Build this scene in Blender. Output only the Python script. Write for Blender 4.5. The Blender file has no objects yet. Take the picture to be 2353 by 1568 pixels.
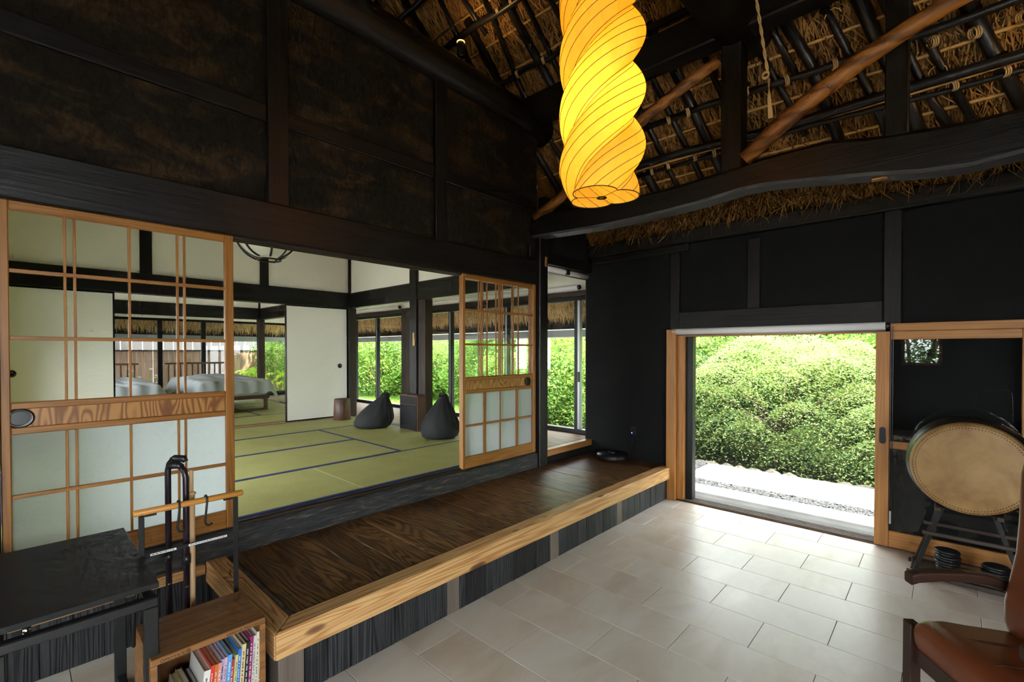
import bpy, bmesh, math, random
import numpy as np
from mathutils import Vector, Matrix
random.seed(7); RNG = np.random.default_rng(7)
SC = bpy.context.scene
COL = SC.collection
R = math.radians

# ------------------------------------------------------------------ camera, sky, sun, exposure
cam = bpy.data.cameras.new('camera'); cam_o = bpy.data.objects.new('camera', cam); COL.objects.link(cam_o)
cam_o.location = (0, 0, 1.55); cam_o.rotation_euler = (R(90 - 0.752), 0, R(42.8157 - 90))
cam.sensor_fit = 'HORIZONTAL'; cam.sensor_width = 36.0; cam.lens = 1071.3157 * 36 / 2353; cam.shift_y = 36.747 / 2353
cam.clip_start = 0.05; SC.camera = cam_o
world = bpy.data.worlds.new('world'); SC.world = world; world.use_nodes = True
wn = world.node_tree.nodes; bgn = wn['Background']
bgn.inputs['Color'].default_value = (0.87, 0.94, 1.0, 1); bgn.inputs['Strength'].default_value = 4.6
sun = bpy.data.lights.new('sun', 'SUN'); sun.energy = 8.0; sun.angle = R(3); sun.color = (1, 0.94, 0.8)
sun_o = bpy.data.objects.new('sun', sun); COL.objects.link(sun_o); sun_o.rotation_euler = (R(28), R(12), R(20))
SC.view_settings.view_transform = 'Standard'; SC.view_settings.look = 'None'
SC.view_settings.gamma = 1; SC.view_settings.use_curve_mapping = False
SC.view_settings.exposure = 2.05
cy = SC.cycles
cy.max_bounces = 6; cy.diffuse_bounces = 4; cy.glossy_bounces = 3; cy.transmission_bounces = 6; cy.transparent_max_bounces = 14
cy.caustics_reflective = False; cy.caustics_refractive = False; cy.sample_clamp_indirect = 6.0
cy.use_denoising = True; cy.use_adaptive_sampling = True; cy.adaptive_threshold = 0.05; cy.adaptive_min_samples = 12

# ------------------------------------------------------------------ material helpers
def M(name, col=(.5, .5, .5), rough=.6, metal=0., spec=.5):
    m = bpy.data.materials.new(name); m.use_nodes = True
    b = m.node_tree.nodes['Principled BSDF']
    b.inputs['Base Color'].default_value = (*col, 1); b.inputs['Roughness'].default_value = rough
    b.inputs['Metallic'].default_value = metal; b.inputs['Specular IOR Level'].default_value = spec
    return m
def N(m, t, **kw):
    n = m.node_tree.nodes.new(t)
    for k, v in kw.items(): setattr(n, k, v)
    return n
def L(m, a, b): m.node_tree.links.new(a, b)
def bsdf(m): return m.node_tree.nodes['Principled BSDF']
def coords(m, scale=(1, 1, 1), rnd=True):
    tc = N(m, 'ShaderNodeTexCoord'); out = tc.outputs['Object']
    if rnd:
        oi = N(m, 'ShaderNodeObjectInfo'); vm = N(m, 'ShaderNodeVectorMath', operation='SCALE')
        vm.inputs[0].default_value = (37.1, 91.7, 53.3); L(m, oi.outputs['Random'], vm.inputs['Scale'])
        ad = N(m, 'ShaderNodeVectorMath', operation='ADD'); L(m, out, ad.inputs[0]); L(m, vm.outputs[0], ad.inputs[1]); out = ad.outputs[0]
    mp = N(m, 'ShaderNodeMapping'); mp.inputs['Scale'].default_value = scale; L(m, out, mp.inputs['Vector'])
    return mp.outputs['Vector']
def noise(m, vec, scale=1., detail=3., rough=.55, dist=0.):
    n = N(m, 'ShaderNodeTexNoise'); n.inputs['Scale'].default_value = scale; n.inputs['Detail'].default_value = detail
    n.inputs['Roughness'].default_value = rough; n.inputs['Distortion'].default_value = dist
    L(m, vec, n.inputs['Vector']); return n.outputs['Fac']
def math_(m, op, a, b=None, c=None):
    n = N(m, 'ShaderNodeMath', operation=op)
    for i, v in enumerate((a, b, c)):
        if v is None: continue
        if isinstance(v, (int, float)): n.inputs[i].default_value = v
        else: L(m, v, n.inputs[i])
    return n.outputs[0]
def ramp(m, fac, stops, interp='LINEAR'):
    r = N(m, 'ShaderNodeValToRGB'); r.color_ramp.interpolation = interp; e = r.color_ramp.elements
    while len(e) < len(stops): e.new(.5)
    for i, (p, c) in enumerate(stops): e[i].position = p; e[i].color = (*c, 1)
    L(m, fac, r.inputs['Fac']); return r.outputs['Color']
def mix(m, fac, a, b, mode='MIX'):
    n = N(m, 'ShaderNodeMix', data_type='RGBA', blend_type=mode)
    if isinstance(fac, (int, float)): n.inputs[0].default_value = fac
    else: L(m, fac, n.inputs[0])
    for i, v in ((6, a), (7, b)):
        if isinstance(v, tuple): n.inputs[i].default_value = (*v, 1)
        else: L(m, v, n.inputs[i])
    return n.outputs[2]
def bump(m, h, strength=.3, dist=.01):
    b = N(m, 'ShaderNodeBump'); b.inputs['Strength'].default_value = strength; b.inputs['Distance'].default_value = dist
    L(m, h, b.inputs['Height']); L(m, b.outputs['Normal'], bsdf(m).inputs['Normal'])
def setcol(m, c): L(m, c, bsdf(m).inputs['Base Color'])

def wood(name, light, dark, axis='X', rough=.5, freq=46., cross=4.5, along=.5, fib=.4, bstr=.15, vary=.35, spec=.4, rv=0.):
    """contour-line grain running along `axis`, with fine fibre and slow colour drift"""
    m = M(name, light, rough, spec=spec)
    ix = 'XYZ'.index(axis); s1 = [cross] * 3; s1[ix] = along; s2 = [170.] * 3; s2[ix] = 5.
    v = coords(m, tuple(s1)); n1 = noise(m, v, 1., 2., .5)
    g = math_(m, 'SINE', math_(m, 'MULTIPLY', n1, freq)); g = math_(m, 'MULTIPLY_ADD', g, .5, .5); g = math_(m, 'POWER', g, 1.6)
    n2 = noise(m, coords(m, tuple(s2)), 1., 2., .6)
    f = math_(m, 'ADD', math_(m, 'MULTIPLY', g, 1 - fib), math_(m, 'MULTIPLY', n2, fib))
    c = ramp(m, f, [(0.12, light), (.85, dark)])
    n3 = noise(m, coords(m, (2.2, 2.2, 2.2)), 1., 2.)
    c = mix(m, math_(m, 'MULTIPLY', ramp(m, n3, [(.35, (0, 0, 0)), (.75, (1, 1, 1))]), vary), c, mix(m, .6, c, dark))
    if rv:
        oi = N(m, 'ShaderNodeObjectInfo'); hv = N(m, 'ShaderNodeHueSaturation'); L(m, math_(m, 'MULTIPLY_ADD', oi.outputs['Random'], rv, 1 - rv / 2), hv.inputs['Value']); L(m, c, hv.inputs['Color']); c = hv.outputs['Color']
    setcol(m, c); bump(m, f, bstr, .004); return m

MAT = {}
for ax in 'XYZ':
    MAT['cedar' + ax] = wood('cedar_' + ax, (.37, .155, .03), (.225, .082, .014), ax, .42, 60., cross=14., fib=.55, bstr=.05, vary=.25)
    MAT['pine' + ax] = wood('pine_' + ax, (.62, .36, .145), (.4, .18, .06), ax, .5, 80., cross=12., fib=.3, bstr=.1, vary=.2)
    MAT['beam' + ax] = wood('beam_' + ax, (.0135, .0112, .0096), (.0055, .0047, .0042), ax, .4, 40., cross=9., fib=.6, bstr=.3, vary=.5, spec=.42)
    MAT['oldbrown' + ax] = wood('oldbrown_' + ax, (.05, .03, .019), (.02, .012, .008), ax, .55, 30., fib=.5, bstr=.25)
    MAT['darkpost' + ax] = wood('darkpost_' + ax, (.0105, .0075, .0055), (.0048, .0036, .0028), ax, .5, 30., cross=9., fib=.5, bstr=.3, spec=.3)
    MAT['yellowwood' + ax] = wood('yellowwood_' + ax, (.46, .21, .055), (.32, .125, .03), ax, .45, 50., cross=12., fib=.6, bstr=.05, vary=.2)
MAT['deck'] = wood('deck_plank', (.215, .103, .033), (.05, .022, .0085), 'Y', .44, 110., cross=7., along=.75, fib=.35, bstr=.15, vary=.75, spec=.25, rv=.5)
MAT['charred'] = wood('charred_board', (.036, .036, .038), (.008, .008, .009), 'Z', .5, 80., cross=12., along=.4, fib=.4, bstr=.7, rv=.9)
MAT['greywood'] = wood('grey_post', (.2, .16, .13), (.11, .085, .065), 'Z', .6, 24., fib=.6)
MAT['engawa'] = wood('engawa_board', (.30, .165, .06), (.15, .07, .024), 'Y', .55, 60., cross=8., fib=.4, spec=.2)
MAT['fence'] = wood('fence_board', (.42, .28, .19), (.26, .165, .11), 'Z', .7, 60., fib=.5, rv=.3)
MAT['cratewood'] = wood('crate_wood', (.30, .13, .038), (.14, .055, .016), 'X', .5, 40., cross=9., fib=.6)
MAT['panelwood'] = wood('panel_cedar', (.46, .22, .062), (.2, .07, .02), 'Z', .4, 130., cross=6., along=1.1, fib=.3, bstr=.05, vary=.15)
MAT['walnut'] = wood('walnut', (.12, .055, .033), (.06, .028, .017), 'Z', .4, 30., fib=.5, bstr=.05)
MAT['chairwood'] = wood('chair_wood', (.042, .019, .0125), (.022, .01, .007), 'Y', .28, 20., fib=.6, bstr=.03)
MAT['bracelog'] = wood('brace_log', (.40, .165, .03), (.12, .042, .01), 'Y', .5, 26., cross=7., fib=.4, bstr=.3, vary=.6)

MAT['sheengrey'] = wood('sheen_grey_timber', (.085, .085, .087), (.045, .045, .046), 'Y', .55, 40., cross=8., fib=.6, bstr=.4)  # paler grey, paints reflected light onto the curved beam's underside
def worn_threshold():
    m = M('worn_black_timber', (.04, .035, .03), .55)
    v = coords(m, (5., 40, 40), False); n = noise(m, v, 1.2, 7., .7, .8)
    c = ramp(m, n, [(.3, (.008, .008, .009)), (.5, (.03, .03, .031)), (.58, (.07, .062, .055)), (.64, (.16, .11, .075)), (.78, (.22, .14, .09))])
    setcol(m, c); bump(m, n, .8, .012); return m
MAT['threshold'] = worn_threshold()
def mud():
    m = M('dark_mud_plaster', (.02, .015, .01), .95, spec=.15)
    a = noise(m, coords(m, (1., 1., 2.6), False), 2.2, 5., .6, .6)
    b = noise(m, coords(m, (26, 26, 14), False), 1., 4., .65, 1.2)
    c0 = ramp(m, b, [(.3, (.006, .005, .004)), (.62, (.017, .013, .009)), (.8, (.045, .03, .016))])
    c1 = ramp(m, b, [(.3, (.02, .013, .007)), (.6, (.07, .04, .017)), (.85, (.14, .085, .036))])
    c = mix(m, ramp(m, a, [(.5, (0, 0, 0)), (.66, (.8, .8, .8))]), c0, c1); setcol(m, c); bump(m, b, .9, .012); return m
MAT['mud'] = mud()
def plaster(name, c0, c1, sc=3., bs=.12, rough=.9):
    m = M(name, c0, rough, spec=.2); a = noise(m, coords(m, (sc, sc, sc), False), 1., 4.)
    setcol(m, ramp(m, a, [(.3, c0), (.7, c1)])); bump(m, noise(m, coords(m, (60, 60, 60), False), 1., 3.), bs, .004); return m
MAT['blackplaster'] = plaster('black_plaster', (.0068, .0069, .0066), (.0108, .0107, .0102))
MAT['white'] = plaster('white_plaster', (.84, .795, .71), (.885, .845, .765), 2.)
MAT['ceilwhite'] = plaster('ceiling_board', (.6, .56, .48), (.66, .62, .53), 2.)
MAT['concrete'] = plaster('pale_concrete', (.12, .118, .112), (.14, .139, .134), 2.2)
MAT['step_concrete'] = plaster('step_concrete', (.085, .081, .073), (.125, .12, .11), 4.)
def tile():
    m = M('beige_stone_tile', (.5, .47, .43), .4, spec=.35)
    a = noise(m, coords(m, (1.4, 3.2, 1.4)), 1., 5., .6, .5); b = noise(m, coords(m, (140, 140, 140)), 1., 2.)
    setcol(m, ramp(m, a, [(.3, (.54, .445, .35)), (.5, (.64, .565, .485)), (.72, (.69, .645, .59))])); bump(m, b, .05, .002)
    L(m, math_(m, 'MULTIPLY_ADD', a, .25, .22), bsdf(m).inputs['Roughness']); return m
MAT['tile'] = tile(); MAT['grout'] = M('grout', (.14, .11, .08), .9)
def tatami():
    m = M('tatami_rush', (.36, .35, .12), .62, spec=.25)
    w = N(m, 'ShaderNodeTexWave', wave_type='BANDS', bands_direction='X'); w.inputs['Scale'].default_value = 60; w.inputs['Distortion'].default_value = .6
    L(m, coords(m, (1, 1, 1)), w.inputs['Vector'])
    a = noise(m, coords(m, (3, 3, 3)), 1., 4.); b = noise(m, coords(m, (300, 18, 60)), 1., 2.)
    c = ramp(m, math_(m, 'ADD', math_(m, 'MULTIPLY', a, .5), math_(m, 'MULTIPLY', b, .5)), [(.3, (.27, .255, .08)), (.7, (.38, .36, .135))])
    setcol(m, c); bump(m, w.outputs['Fac'], .15, .002); return m
MAT['tatami'] = tatami(); MAT['border'] = M('indigo_border', (.012, .022, .095), .7)
def paper(name, col, rough=.75):
    m = M(name, col, rough, spec=.2); bump(m, noise(m, coords(m, (90, 90, 90), False), 1., 3.), .06, .002); return m
MAT['fusuma'] = paper('fusuma_paper', (.87, .835, .77)); MAT['fusumaprint'] = M('pale_print', (.92, .89, .82), .5)
MAT['blacklac'] = M('black_lacquer', (.008, .008, .009), .25); MAT['blackmetal'] = M('black_metal', (.014, .0135, .013), .42, .3)
MAT['darkframe'] = M('dark_aluminium', (.016, .0165, .017), .42, .5); MAT['alu'] = M('silver_aluminium', (.36, .37, .38), .4, .8)
MAT['blind'] = M('blind_roll', (.8, .78, .76), .5); MAT['chrome'] = M('chrome', (.8, .8, .8), .15, 1.)
MAT['rope'] = M('straw_rope', (.6, .4, .17), .9); MAT['blackplastic'] = M('black_plastic', (.01, .01, .011), .35)
MAT['desktop'] = plaster('black_desktop', (.016, .016, .016), (.021, .021, .021), 30., .05, .38)
MAT['canepurple'] = M('plum_tube', (.035, .022, .032), .25, .6); MAT['stick'] = wood('stick_wood', (.6, .38, .2), (.5, .3, .15), 'Z', .45, 12., fib=.7)
MAT['handle'] = wood('handle_wood', (.6, .28, .06), (.48, .2, .04), 'X', .35, 20., fib=.6, bstr=.02)
MAT['duvet'] = M('grey_duvet', (.40, .42, .43), .85); MAT['duvetw'] = M('pale_duvet', (.58, .6, .6), .85)
MAT['beanbag'] = M('charcoal_fabric', (.0075, .0068, .007), .8); MAT['bedwood'] = wood('bed_wood', (.13, .07, .035), (.07, .035, .018), 'X', .45, 20.)
def shade():
    m = bpy.data.materials.new('lamp_shade_paper'); m.use_nodes = True; nt = m.node_tree; nt.nodes.remove(nt.nodes['Principled BSDF'])
    d = N(m, 'ShaderNodeBsdfDiffuse'); t = N(m, 'ShaderNodeBsdfTranslucent'); d.inputs[0].default_value = t.inputs[0].default_value = (.95, .93, .87, 1); mx = N(m, 'ShaderNodeMixShader'); mx.inputs[0].default_value = .5
    L(m, d.outputs[0], mx.inputs[1]); L(m, t.outputs[0], mx.inputs[2]); L(m, mx.outputs[0], nt.nodes['Material Output'].inputs[0]); return m
MAT['lampshade'] = shade(); MAT['lamprib'] = M('black_rib', (.01, .01, .01), .4)
MAT['foliage_dark'] = None
def leather():
    m = M('brown_leather', (.24, .065, .024), .3, spec=.5)
    a = noise(m, coords(m, (2, 2, 2), False), 1., 3.); setcol(m, ramp(m, a, [(.3, (.105, .024, .008)), (.7, (.165, .042, .014))]))
    v = N(m, 'ShaderNodeTexVoronoi'); v.inputs['Scale'].default_value = 220; L(m, coords(m, (1, 1, 1), False), v.inputs['Vector']); bump(m, v.outputs['Distance'], .06, .002); return m
MAT['leather'] = leather()
def skin_drum():
    m = M('drum_hide', (.5, .33, .16), .55); a = noise(m, coords(m, (5, 5, 5), False), 1., 6., .6, .3); b = noise(m, coords(m, (30, 12, 30), False), 1., 4.)
    c = ramp(m, a, [(.3, (.2, .095, .024)), (.5, (.3, .165, .05)), (.7, (.37, .22, .08))]); setcol(m, mix(m, ramp(m, b, [(.62, (0, 0, 0)), (.78, (.7, .7, .7))]), c, (.26, .14, .05))); return m
MAT['hide'] = skin_drum()
def thatch(name, a, b):
    m = M(name, a, .8, spec=.2); g = N(m, 'ShaderNodeNewGeometry'); setcol(m, ramp(m, g.outputs['Random Per Island'], [(0, b), (.55, a), (1, tuple(min(1, 1.5 * x) for x in a))])); return m
MAT['straw'] = thatch('thatch_straw', (.29, .155, .045), (.085, .043, .012)); MAT['eavestraw'] = thatch('eave_straw', (.6, .42, .2), (.36, .23, .1))
MAT['thatchbase'] = plaster('thatch_base', (.07, .04, .016), (.15, .085, .035), 30., .6); MAT['bamboo'] = M('old_bamboo', (.55, .32, .1), .45)
MAT['pole'] = M('sooty_pole', (.017, .0165, .019), .38)
def schlick(m, nrm=None, f0=.04):
    lw = N(m, 'ShaderNodeLayerWeight'); lw.inputs['Blend'].default_value = .5
    if nrm is not None: L(m, nrm, lw.inputs['Normal'])
    return math_(m, 'MULTIPLY_ADD', math_(m, 'POWER', lw.outputs['Facing'], 5.), 1 - f0, f0)
def glass(name='clear_glass', tint=(.985, .99, .987), ior=1.5, dirty=0.):
    m = bpy.data.materials.new(name); m.use_nodes = True; nt = m.node_tree; nt.nodes.remove(nt.nodes['Principled BSDF'])
    t = N(m, 'ShaderNodeBsdfTransparent'); t.inputs[0].default_value = (*tint, 1); g = N(m, 'ShaderNodeBsdfGlossy'); g.inputs['Roughness'].default_value = .01
    mx = N(m, 'ShaderNodeMixShader')
    L(m, schlick(m), mx.inputs[0]); L(m, t.outputs[0], mx.inputs[1]); L(m, g.outputs[0], mx.inputs[2]); L(m, mx.outputs[0], nt.nodes['Material Output'].inputs[0]); return m
MAT['glass'] = glass()
def frosted():
    m = bpy.data.materials.new('frosted_glass'); m.use_nodes = True; nt = m.node_tree; nt.nodes.remove(nt.nodes['Principled BSDF'])
    rf = N(m, 'ShaderNodeBsdfRefraction'); rf.inputs['Roughness'].default_value = .34; rf.inputs['IOR'].default_value = 1.12; rf.inputs[0].default_value = (.86, .92, .93, 1)
    tl = N(m, 'ShaderNodeBsdfTranslucent'); tl.inputs[0].default_value = (.93, .97, .98, 1); df = N(m, 'ShaderNodeBsdfDiffuse'); df.inputs[0].default_value = (.55, .6, .62, 1)
    gl = N(m, 'ShaderNodeBsdfGlossy'); gl.inputs['Roughness'].default_value = .12; 
    v = N(m, 'ShaderNodeTexVoronoi', distance='CHEBYCHEV'); v.inputs['Scale'].default_value = 46; L(m, coords(m, (1, 1, 1), False), v.inputs['Vector'])
    ms = noise(m, coords(m, (9, 9, 9), False), 1., 2.); h = math_(m, 'MULTIPLY', math_(m, 'LESS_THAN', v.outputs['Distance'], .32), math_(m, 'GREATER_THAN', ms, .5))
    b = N(m, 'ShaderNodeBump'); b.inputs['Strength'].default_value = .9; b.inputs['Distance'].default_value = .005; L(m, h, b.inputs['Height'])
    for n in (rf, tl, df, gl): L(m, b.outputs[0], n.inputs['Normal'])
    a = N(m, 'ShaderNodeMixShader'); a.inputs[0].default_value = .72; L(m, rf.outputs[0], a.inputs[1]); L(m, tl.outputs[0], a.inputs[2])
    c = N(m, 'ShaderNodeMixShader'); c.inputs[0].default_value = .15; L(m, a.outputs[0], c.inputs[1]); L(m, df.outputs[0], c.inputs[2])
    d = N(m, 'ShaderNodeMixShader'); L(m, schlick(m, b.outputs[0]), d.inputs[0]); L(m, c.outputs[0], d.inputs[1]); L(m, gl.outputs[0], d.inputs[2])
    L(m, d.outputs[0], nt.nodes['Material Output'].inputs[0]); return m
MAT['frosted'] = frosted()
def leaf(name, c0, c1, c2, trans=.45):
    m = bpy.data.materials.new(name); m.use_nodes = True; nt = m.node_tree; nt.nodes.remove(nt.nodes['Principled BSDF'])
    g = N(m, 'ShaderNodeNewGeometry'); n = noise(m, coords(m, (.9, .9, .9)), 1., 3.)
    f = math_(m, 'ADD', math_(m, 'MULTIPLY', g.outputs['Random Per Island'], .45), math_(m, 'MULTIPLY', n, .65))
    c = ramp(m, f, [(.3, c0), (.55, c1), (.85, c2)])
    d = N(m, 'ShaderNodeBsdfDiffuse'); t = N(m, 'ShaderNodeBsdfTranslucent'); L(m, c, d.inputs[0]); L(m, mix(m, .5, c, c2), t.inputs[0])
    mx = N(m, 'ShaderNodeMixShader'); mx.inputs[0].default_value = trans; L(m, d.outputs[0], mx.inputs[1]); L(m, t.outputs[0], mx.inputs[2])
    L(m, mx.outputs[0], nt.nodes['Material Output'].inputs[0]); return m
MAT['maple'] = leaf('maple_leaf', (.11, .195, .09), (.21, .325, .13), (.42, .47, .13))
MAT['shrub'] = leaf('shrub_leaf', (.05, .14, .04), (.13, .27, .065), (.3, .4, .07))
MAT['darkshrub'] = leaf('evergreen_leaf', (.03, .09, .03), (.08, .18, .045), (.2, .3, .07))
MAT['fatsia'] = leaf('fatsia_leaf', (.1, .26, .03), (.2, .4, .04), (.36, .5, .05))
MAT['grass'] = plaster('lawn', (.13, .24, .03), (.22, .34, .045), 14., .6); MAT['bark'] = wood('bark', (.14, .1, .075), (.06, .042, .03), 'Z', .9, 20., bstr=.6)
MAT['soil'] = plaster('soil', (.06, .05, .03), (.1, .09, .045), 6., .4)
def gravelm():
    m = M('blue_grey_gravel', (.25, .27, .29), .8); g = N(m, 'ShaderNodeNewGeometry'); setcol(m, ramp(m, g.outputs['Random Per Island'], [(0, (.006, .0075, .0085)), (.5, (.02, .023, .025)), (1, (.055, .057, .056))])); return m
MAT['gravel'] = gravelm(); MAT['stone'] = plaster('edge_stone', (.075, .065, .052), (.1, .09, .075), 9., .4)
MAT['palegravel'] = plaster('pale_gravel', (.3, .3, .29), (.42, .42, .4), 60., .5); MAT['screen'] = None

# ------------------------------------------------------------------ mesh helpers
LOC = {}
def link(o, parent=None):
    COL.objects.link(o)
    if parent is not None: o.parent = parent
    return o
def wloc(o):
    v = Vector((0, 0, 0))
    while o is not None: v += o.location; o = o.parent
    return v
def finish(name, bm, mat, parent=None, smooth=False, world=True):
    if parent is not None and world: bm.transform(Matrix.Translation(-wloc(parent)))
    me = bpy.data.meshes.new(name); bm.to_mesh(me); bm.free()
    if smooth:
        for p in me.polygons: p.use_smooth = True
    me.materials.append(MAT[mat] if isinstance(mat, str) else mat)
    return link(bpy.data.objects.new(name, me), parent)
def tag(o, label=None, cat=None, group=None, kind=None):
    if label: o['label'] = label
    if cat: o['category'] = cat
    if group: o['group'] = group
    if kind: o['kind'] = kind
    return o
def thing(name, label, cat, loc=(0, 0, 0), rz=0., group=None, kind=None):
    o = bpy.data.objects.new(name, None); o.empty_display_size = .1; link(o); o.location = loc; o.rotation_euler = (0, 0, rz); LOC[o.name] = loc
    return tag(o, label, cat, group, kind)
def addbox(bm, x0, x1, y0, y1, z0, z1, bev=0.):
    b2 = bmesh.new(); r = bmesh.ops.create_cube(b2, size=1.0)
    bmesh.ops.scale(b2, vec=(x1 - x0, y1 - y0, z1 - z0), verts=b2.verts); bmesh.ops.translate(b2, vec=((x0 + x1) / 2, (y0 + y1) / 2, (z0 + z1) / 2), verts=b2.verts)
    if bev > 0: bmesh.ops.bevel(b2, geom=b2.edges[:], offset=min(bev, .45 * min(x1 - x0, y1 - y0, z1 - z0)), segments=1, affect='EDGES')
    me = bpy.data.meshes.new('tmp'); b2.to_mesh(me); b2.free(); bm.from_mesh(me); bpy.data.meshes.remove(me)
def box(name, x0, x1, y0, y1, z0, z1, mat, parent=None, bev=.004, world=True):
    bm = bmesh.new(); addbox(bm, x0, x1, y0, y1, z0, z1, bev); return finish(name, bm, mat, parent, world=world)
def addtube(bm, pts, rad, seg=8, cap=True):
    pts = [Vector(p) for p in pts]; rad = rad if isinstance(rad, (list, tuple)) else [rad] * len(pts)
    rings = []; prev = None
    for i, p in enumerate(pts):
        t = (pts[min(i + 1, len(pts) - 1)] - pts[max(i - 1, 0)]).normalized()
        if prev is None: a = t.orthogonal().normalized()
        else:
            a = prev - t * prev.dot(t); a = a.normalized() if a.length > 1e-6 else t.orthogonal().normalized()
        prev = a; b = t.cross(a)
        rings.append([bm.verts.new(p + (a * math.cos(2 * math.pi * k / seg) + b * math.sin(2 * math.pi * k / seg)) * rad[i]) for k in range(seg)])
    for r0, r1 in zip(rings, rings[1:]):
        for k in range(seg): bm.faces.new((r0[k], r0[(k + 1) % seg], r1[(k + 1) % seg], r1[k]))
    if cap:
        bm.faces.new(rings[0][::-1]); bm.faces.new(rings[-1])
def tube(name, pts, rad, mat, parent=None, seg=8, world=True, smooth=True):
    bm = bmesh.new(); addtube(bm, pts, rad, seg); return finish(name, bm, mat, parent, smooth, world)
def addlathe(bm, prof, seg=24, c=(0, 0, 0), axis='Z'):
    rings = []
    for r, z in prof:
        ring = []
        for k in range(seg):
            a = 2 * math.pi * k / seg; u, v = r * math.cos(a), r * math.sin(a)
            p = (u, v, z) if axis == 'Z' else ((z, u, v) if axis == 'X' else (u, z, v))
            ring.append(bm.verts.new((p[0] + c[0], p[1] + c[1], p[2] + c[2])))
        rings.append(ring)
    for r0, r1 in zip(rings, rings[1:]):
        for k in range(seg): bm.faces.new((r0[k], r0[(k + 1) % seg], r1[(k + 1) % seg], r1[k]))
    return rings
def lathe(name, prof, mat, parent=None, seg=24, c=(0, 0, 0), axis='Z', world=True, smooth=True, cap=True):
    bm = bmesh.new(); r = addlathe(bm, prof, seg, c, axis)
    if cap: bm.faces.new(r[0][::-1]); bm.faces.new(r[-1])
    bmesh.ops.recalc_face_normals(bm, faces=bm.faces[:]); return finish(name, bm, mat, parent, smooth, world)
def prism(name, pts, a0, a1, axis, mat, parent=None, bev=.003, world=True, smooth=False):
    """polygon pts (two coords) extruded along axis from a0 to a1"""
    def P(p, a): return {'X': (a, p[0], p[1]), 'Y': (p[0], a, p[1]), 'Z': (p[0], p[1], a)}[axis]
    bm = bmesh.new(); v0 = [bm.verts.new(P(p, a0)) for p in pts]; v1 = [bm.verts.new(P(p, a1)) for p in pts]; n = len(pts)
    bm.faces.new(v0); bm.faces.new(v1[::-1])
    for k in range(n): bm.faces.new((v0[k], v1[k], v1[(k + 1) % n], v0[(k + 1) % n]))
    bmesh.ops.recalc_face_normals(bm, faces=bm.faces[:])
    if bev: bmesh.ops.bevel(bm, geom=bm.edges[:], offset=bev, segments=1, affect='EDGES')
    return finish(name, bm, mat, parent, smooth, world)
def quads(name, V, mat, parent=None, tri=False):
    """V: (n,4,3) numpy array of loose quads in world space -> one mesh"""
    n, k = V.shape[0], V.shape[1]
    if parent is not None: V = V - np.array(wloc(parent))
    me = bpy.data.meshes.new(name); me.vertices.add(n * k); me.vertices.foreach_set('co', V.reshape(-1).astype(np.float32))
    me.loops.add(n * k); me.loops.foreach_set('vertex_index', np.arange(n * k, dtype=np.int32))
    me.polygons.add(n); me.polygons.foreach_set('loop_start', np.arange(0, n * k, k, dtype=np.int32)); me.polygons.foreach_set('loop_total', np.full(n, k, dtype=np.int32))
    me.update(); me.validate(); me.materials.append(MAT[mat]); return link(bpy.data.objects.new(name, me), parent)
def copy_tree(o, parent=None):
    c = o.copy(); COL.objects.link(c); c.parent = parent
    for ch in [x for x in o.children]: copy_tree(ch, c)
    return c
def structure(name, label=None):
    o = bpy.data.objects.new(name, None); o.empty_display_size = .1; link(o); LOC[o.name] = (0, 0, 0); o['kind'] = 'structure'
    if label: o['label'] = label
    return o

# ------------------------------------------------------------------ floor with single tiles
floor = box('floor', -3.2, 4.84, -3.2, 3.3, -.16, -.006, 'grout', bev=0); floor['kind'] = 'structure'
TW, TL, TX0, TY0 = .30293, .60586, 1.3986, 2.1113
tile_me = {}
def floor_tile(x0, x1, y0, y1):
    key = (round(x1 - x0, 3), round(y1 - y0, 3))
    if key not in tile_me:
        bm = bmesh.new(); addbox(bm, 0, x1 - x0, 0, y1 - y0, -.01, 0, .0012); me = bpy.data.meshes.new('floor_tile'); bm.to_mesh(me); bm.free(); me.materials.append(MAT['tile']); tile_me[key] = me
    o = bpy.data.objects.new('floor_tile', tile_me[key]); o.location = (x0, y0, 0); link(o, floor)
for r in range(-10, 11):
    x0, x1 = TX0 + r * TW + .0013, TX0 + (r + 1) * TW - .0013
    if r == 10: x1 = 4.70
    off = .265 if r % 2 == 0 else .765
    y = TY0 + (1 - off) * TL
    for k in range(7):
        ya, yb = y - TL + .0013, y - .0013; y -= TL
        yb = min(yb, TY0 + .012 if x0 > .8 else 3.1)
        if yb - ya > .03: floor_tile(x0, x1, ya, yb)
    if x0 <= .8:
        for k in range(3):
            ya = TY0 + (1 - off) * TL + k * TL; yb = min(ya + TL - .0013, 3.12)
            if yb - ya > .03: floor_tile(x0, x1, ya + .0013, yb)

# ------------------------------------------------------------------ left wall: timber frame above the sliding doors
wl = box('wall_left', -3.2, 3.80, 3.165, 3.235, 2.45, 3.93, 'mud', bev=0); wl['kind'] = 'structure'
box('post', 1.12, 1.245, 3.122, 3.26, 2.485, 3.86, 'beamZ', wl); box('post', 2.44, 2.56, 3.125, 3.26, 2.485, 3.86, 'beamZ', wl)
box('post', -1.3, -1.16, 3.122, 3.26, 0, 3.86, 'beamZ', wl)
for a, b in ((-3.2, -1.3), (-1.16, 1.12), (1.245, 2.44), (2.56, 3.775)): box('tie_rail', a, b, 3.142, 3.24, 3.0, 3.103, 'beamX', wl, .006)
lint = box('lintel_beam', -3.2, 3.765, 3.122, 3.285, 2.243, 2.487, 'beamX', wl, .008)
for y in (3.155, 3.195, 3.235): box('door_track', -.06, 3.765, y, y + .014, 2.228, 2.25, 'oldbrownX', lint, .001)
box('column', 3.775, 3.912, 3.1, 3.25, 0, 2.75, 'beamZ', wl, .008)
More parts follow.
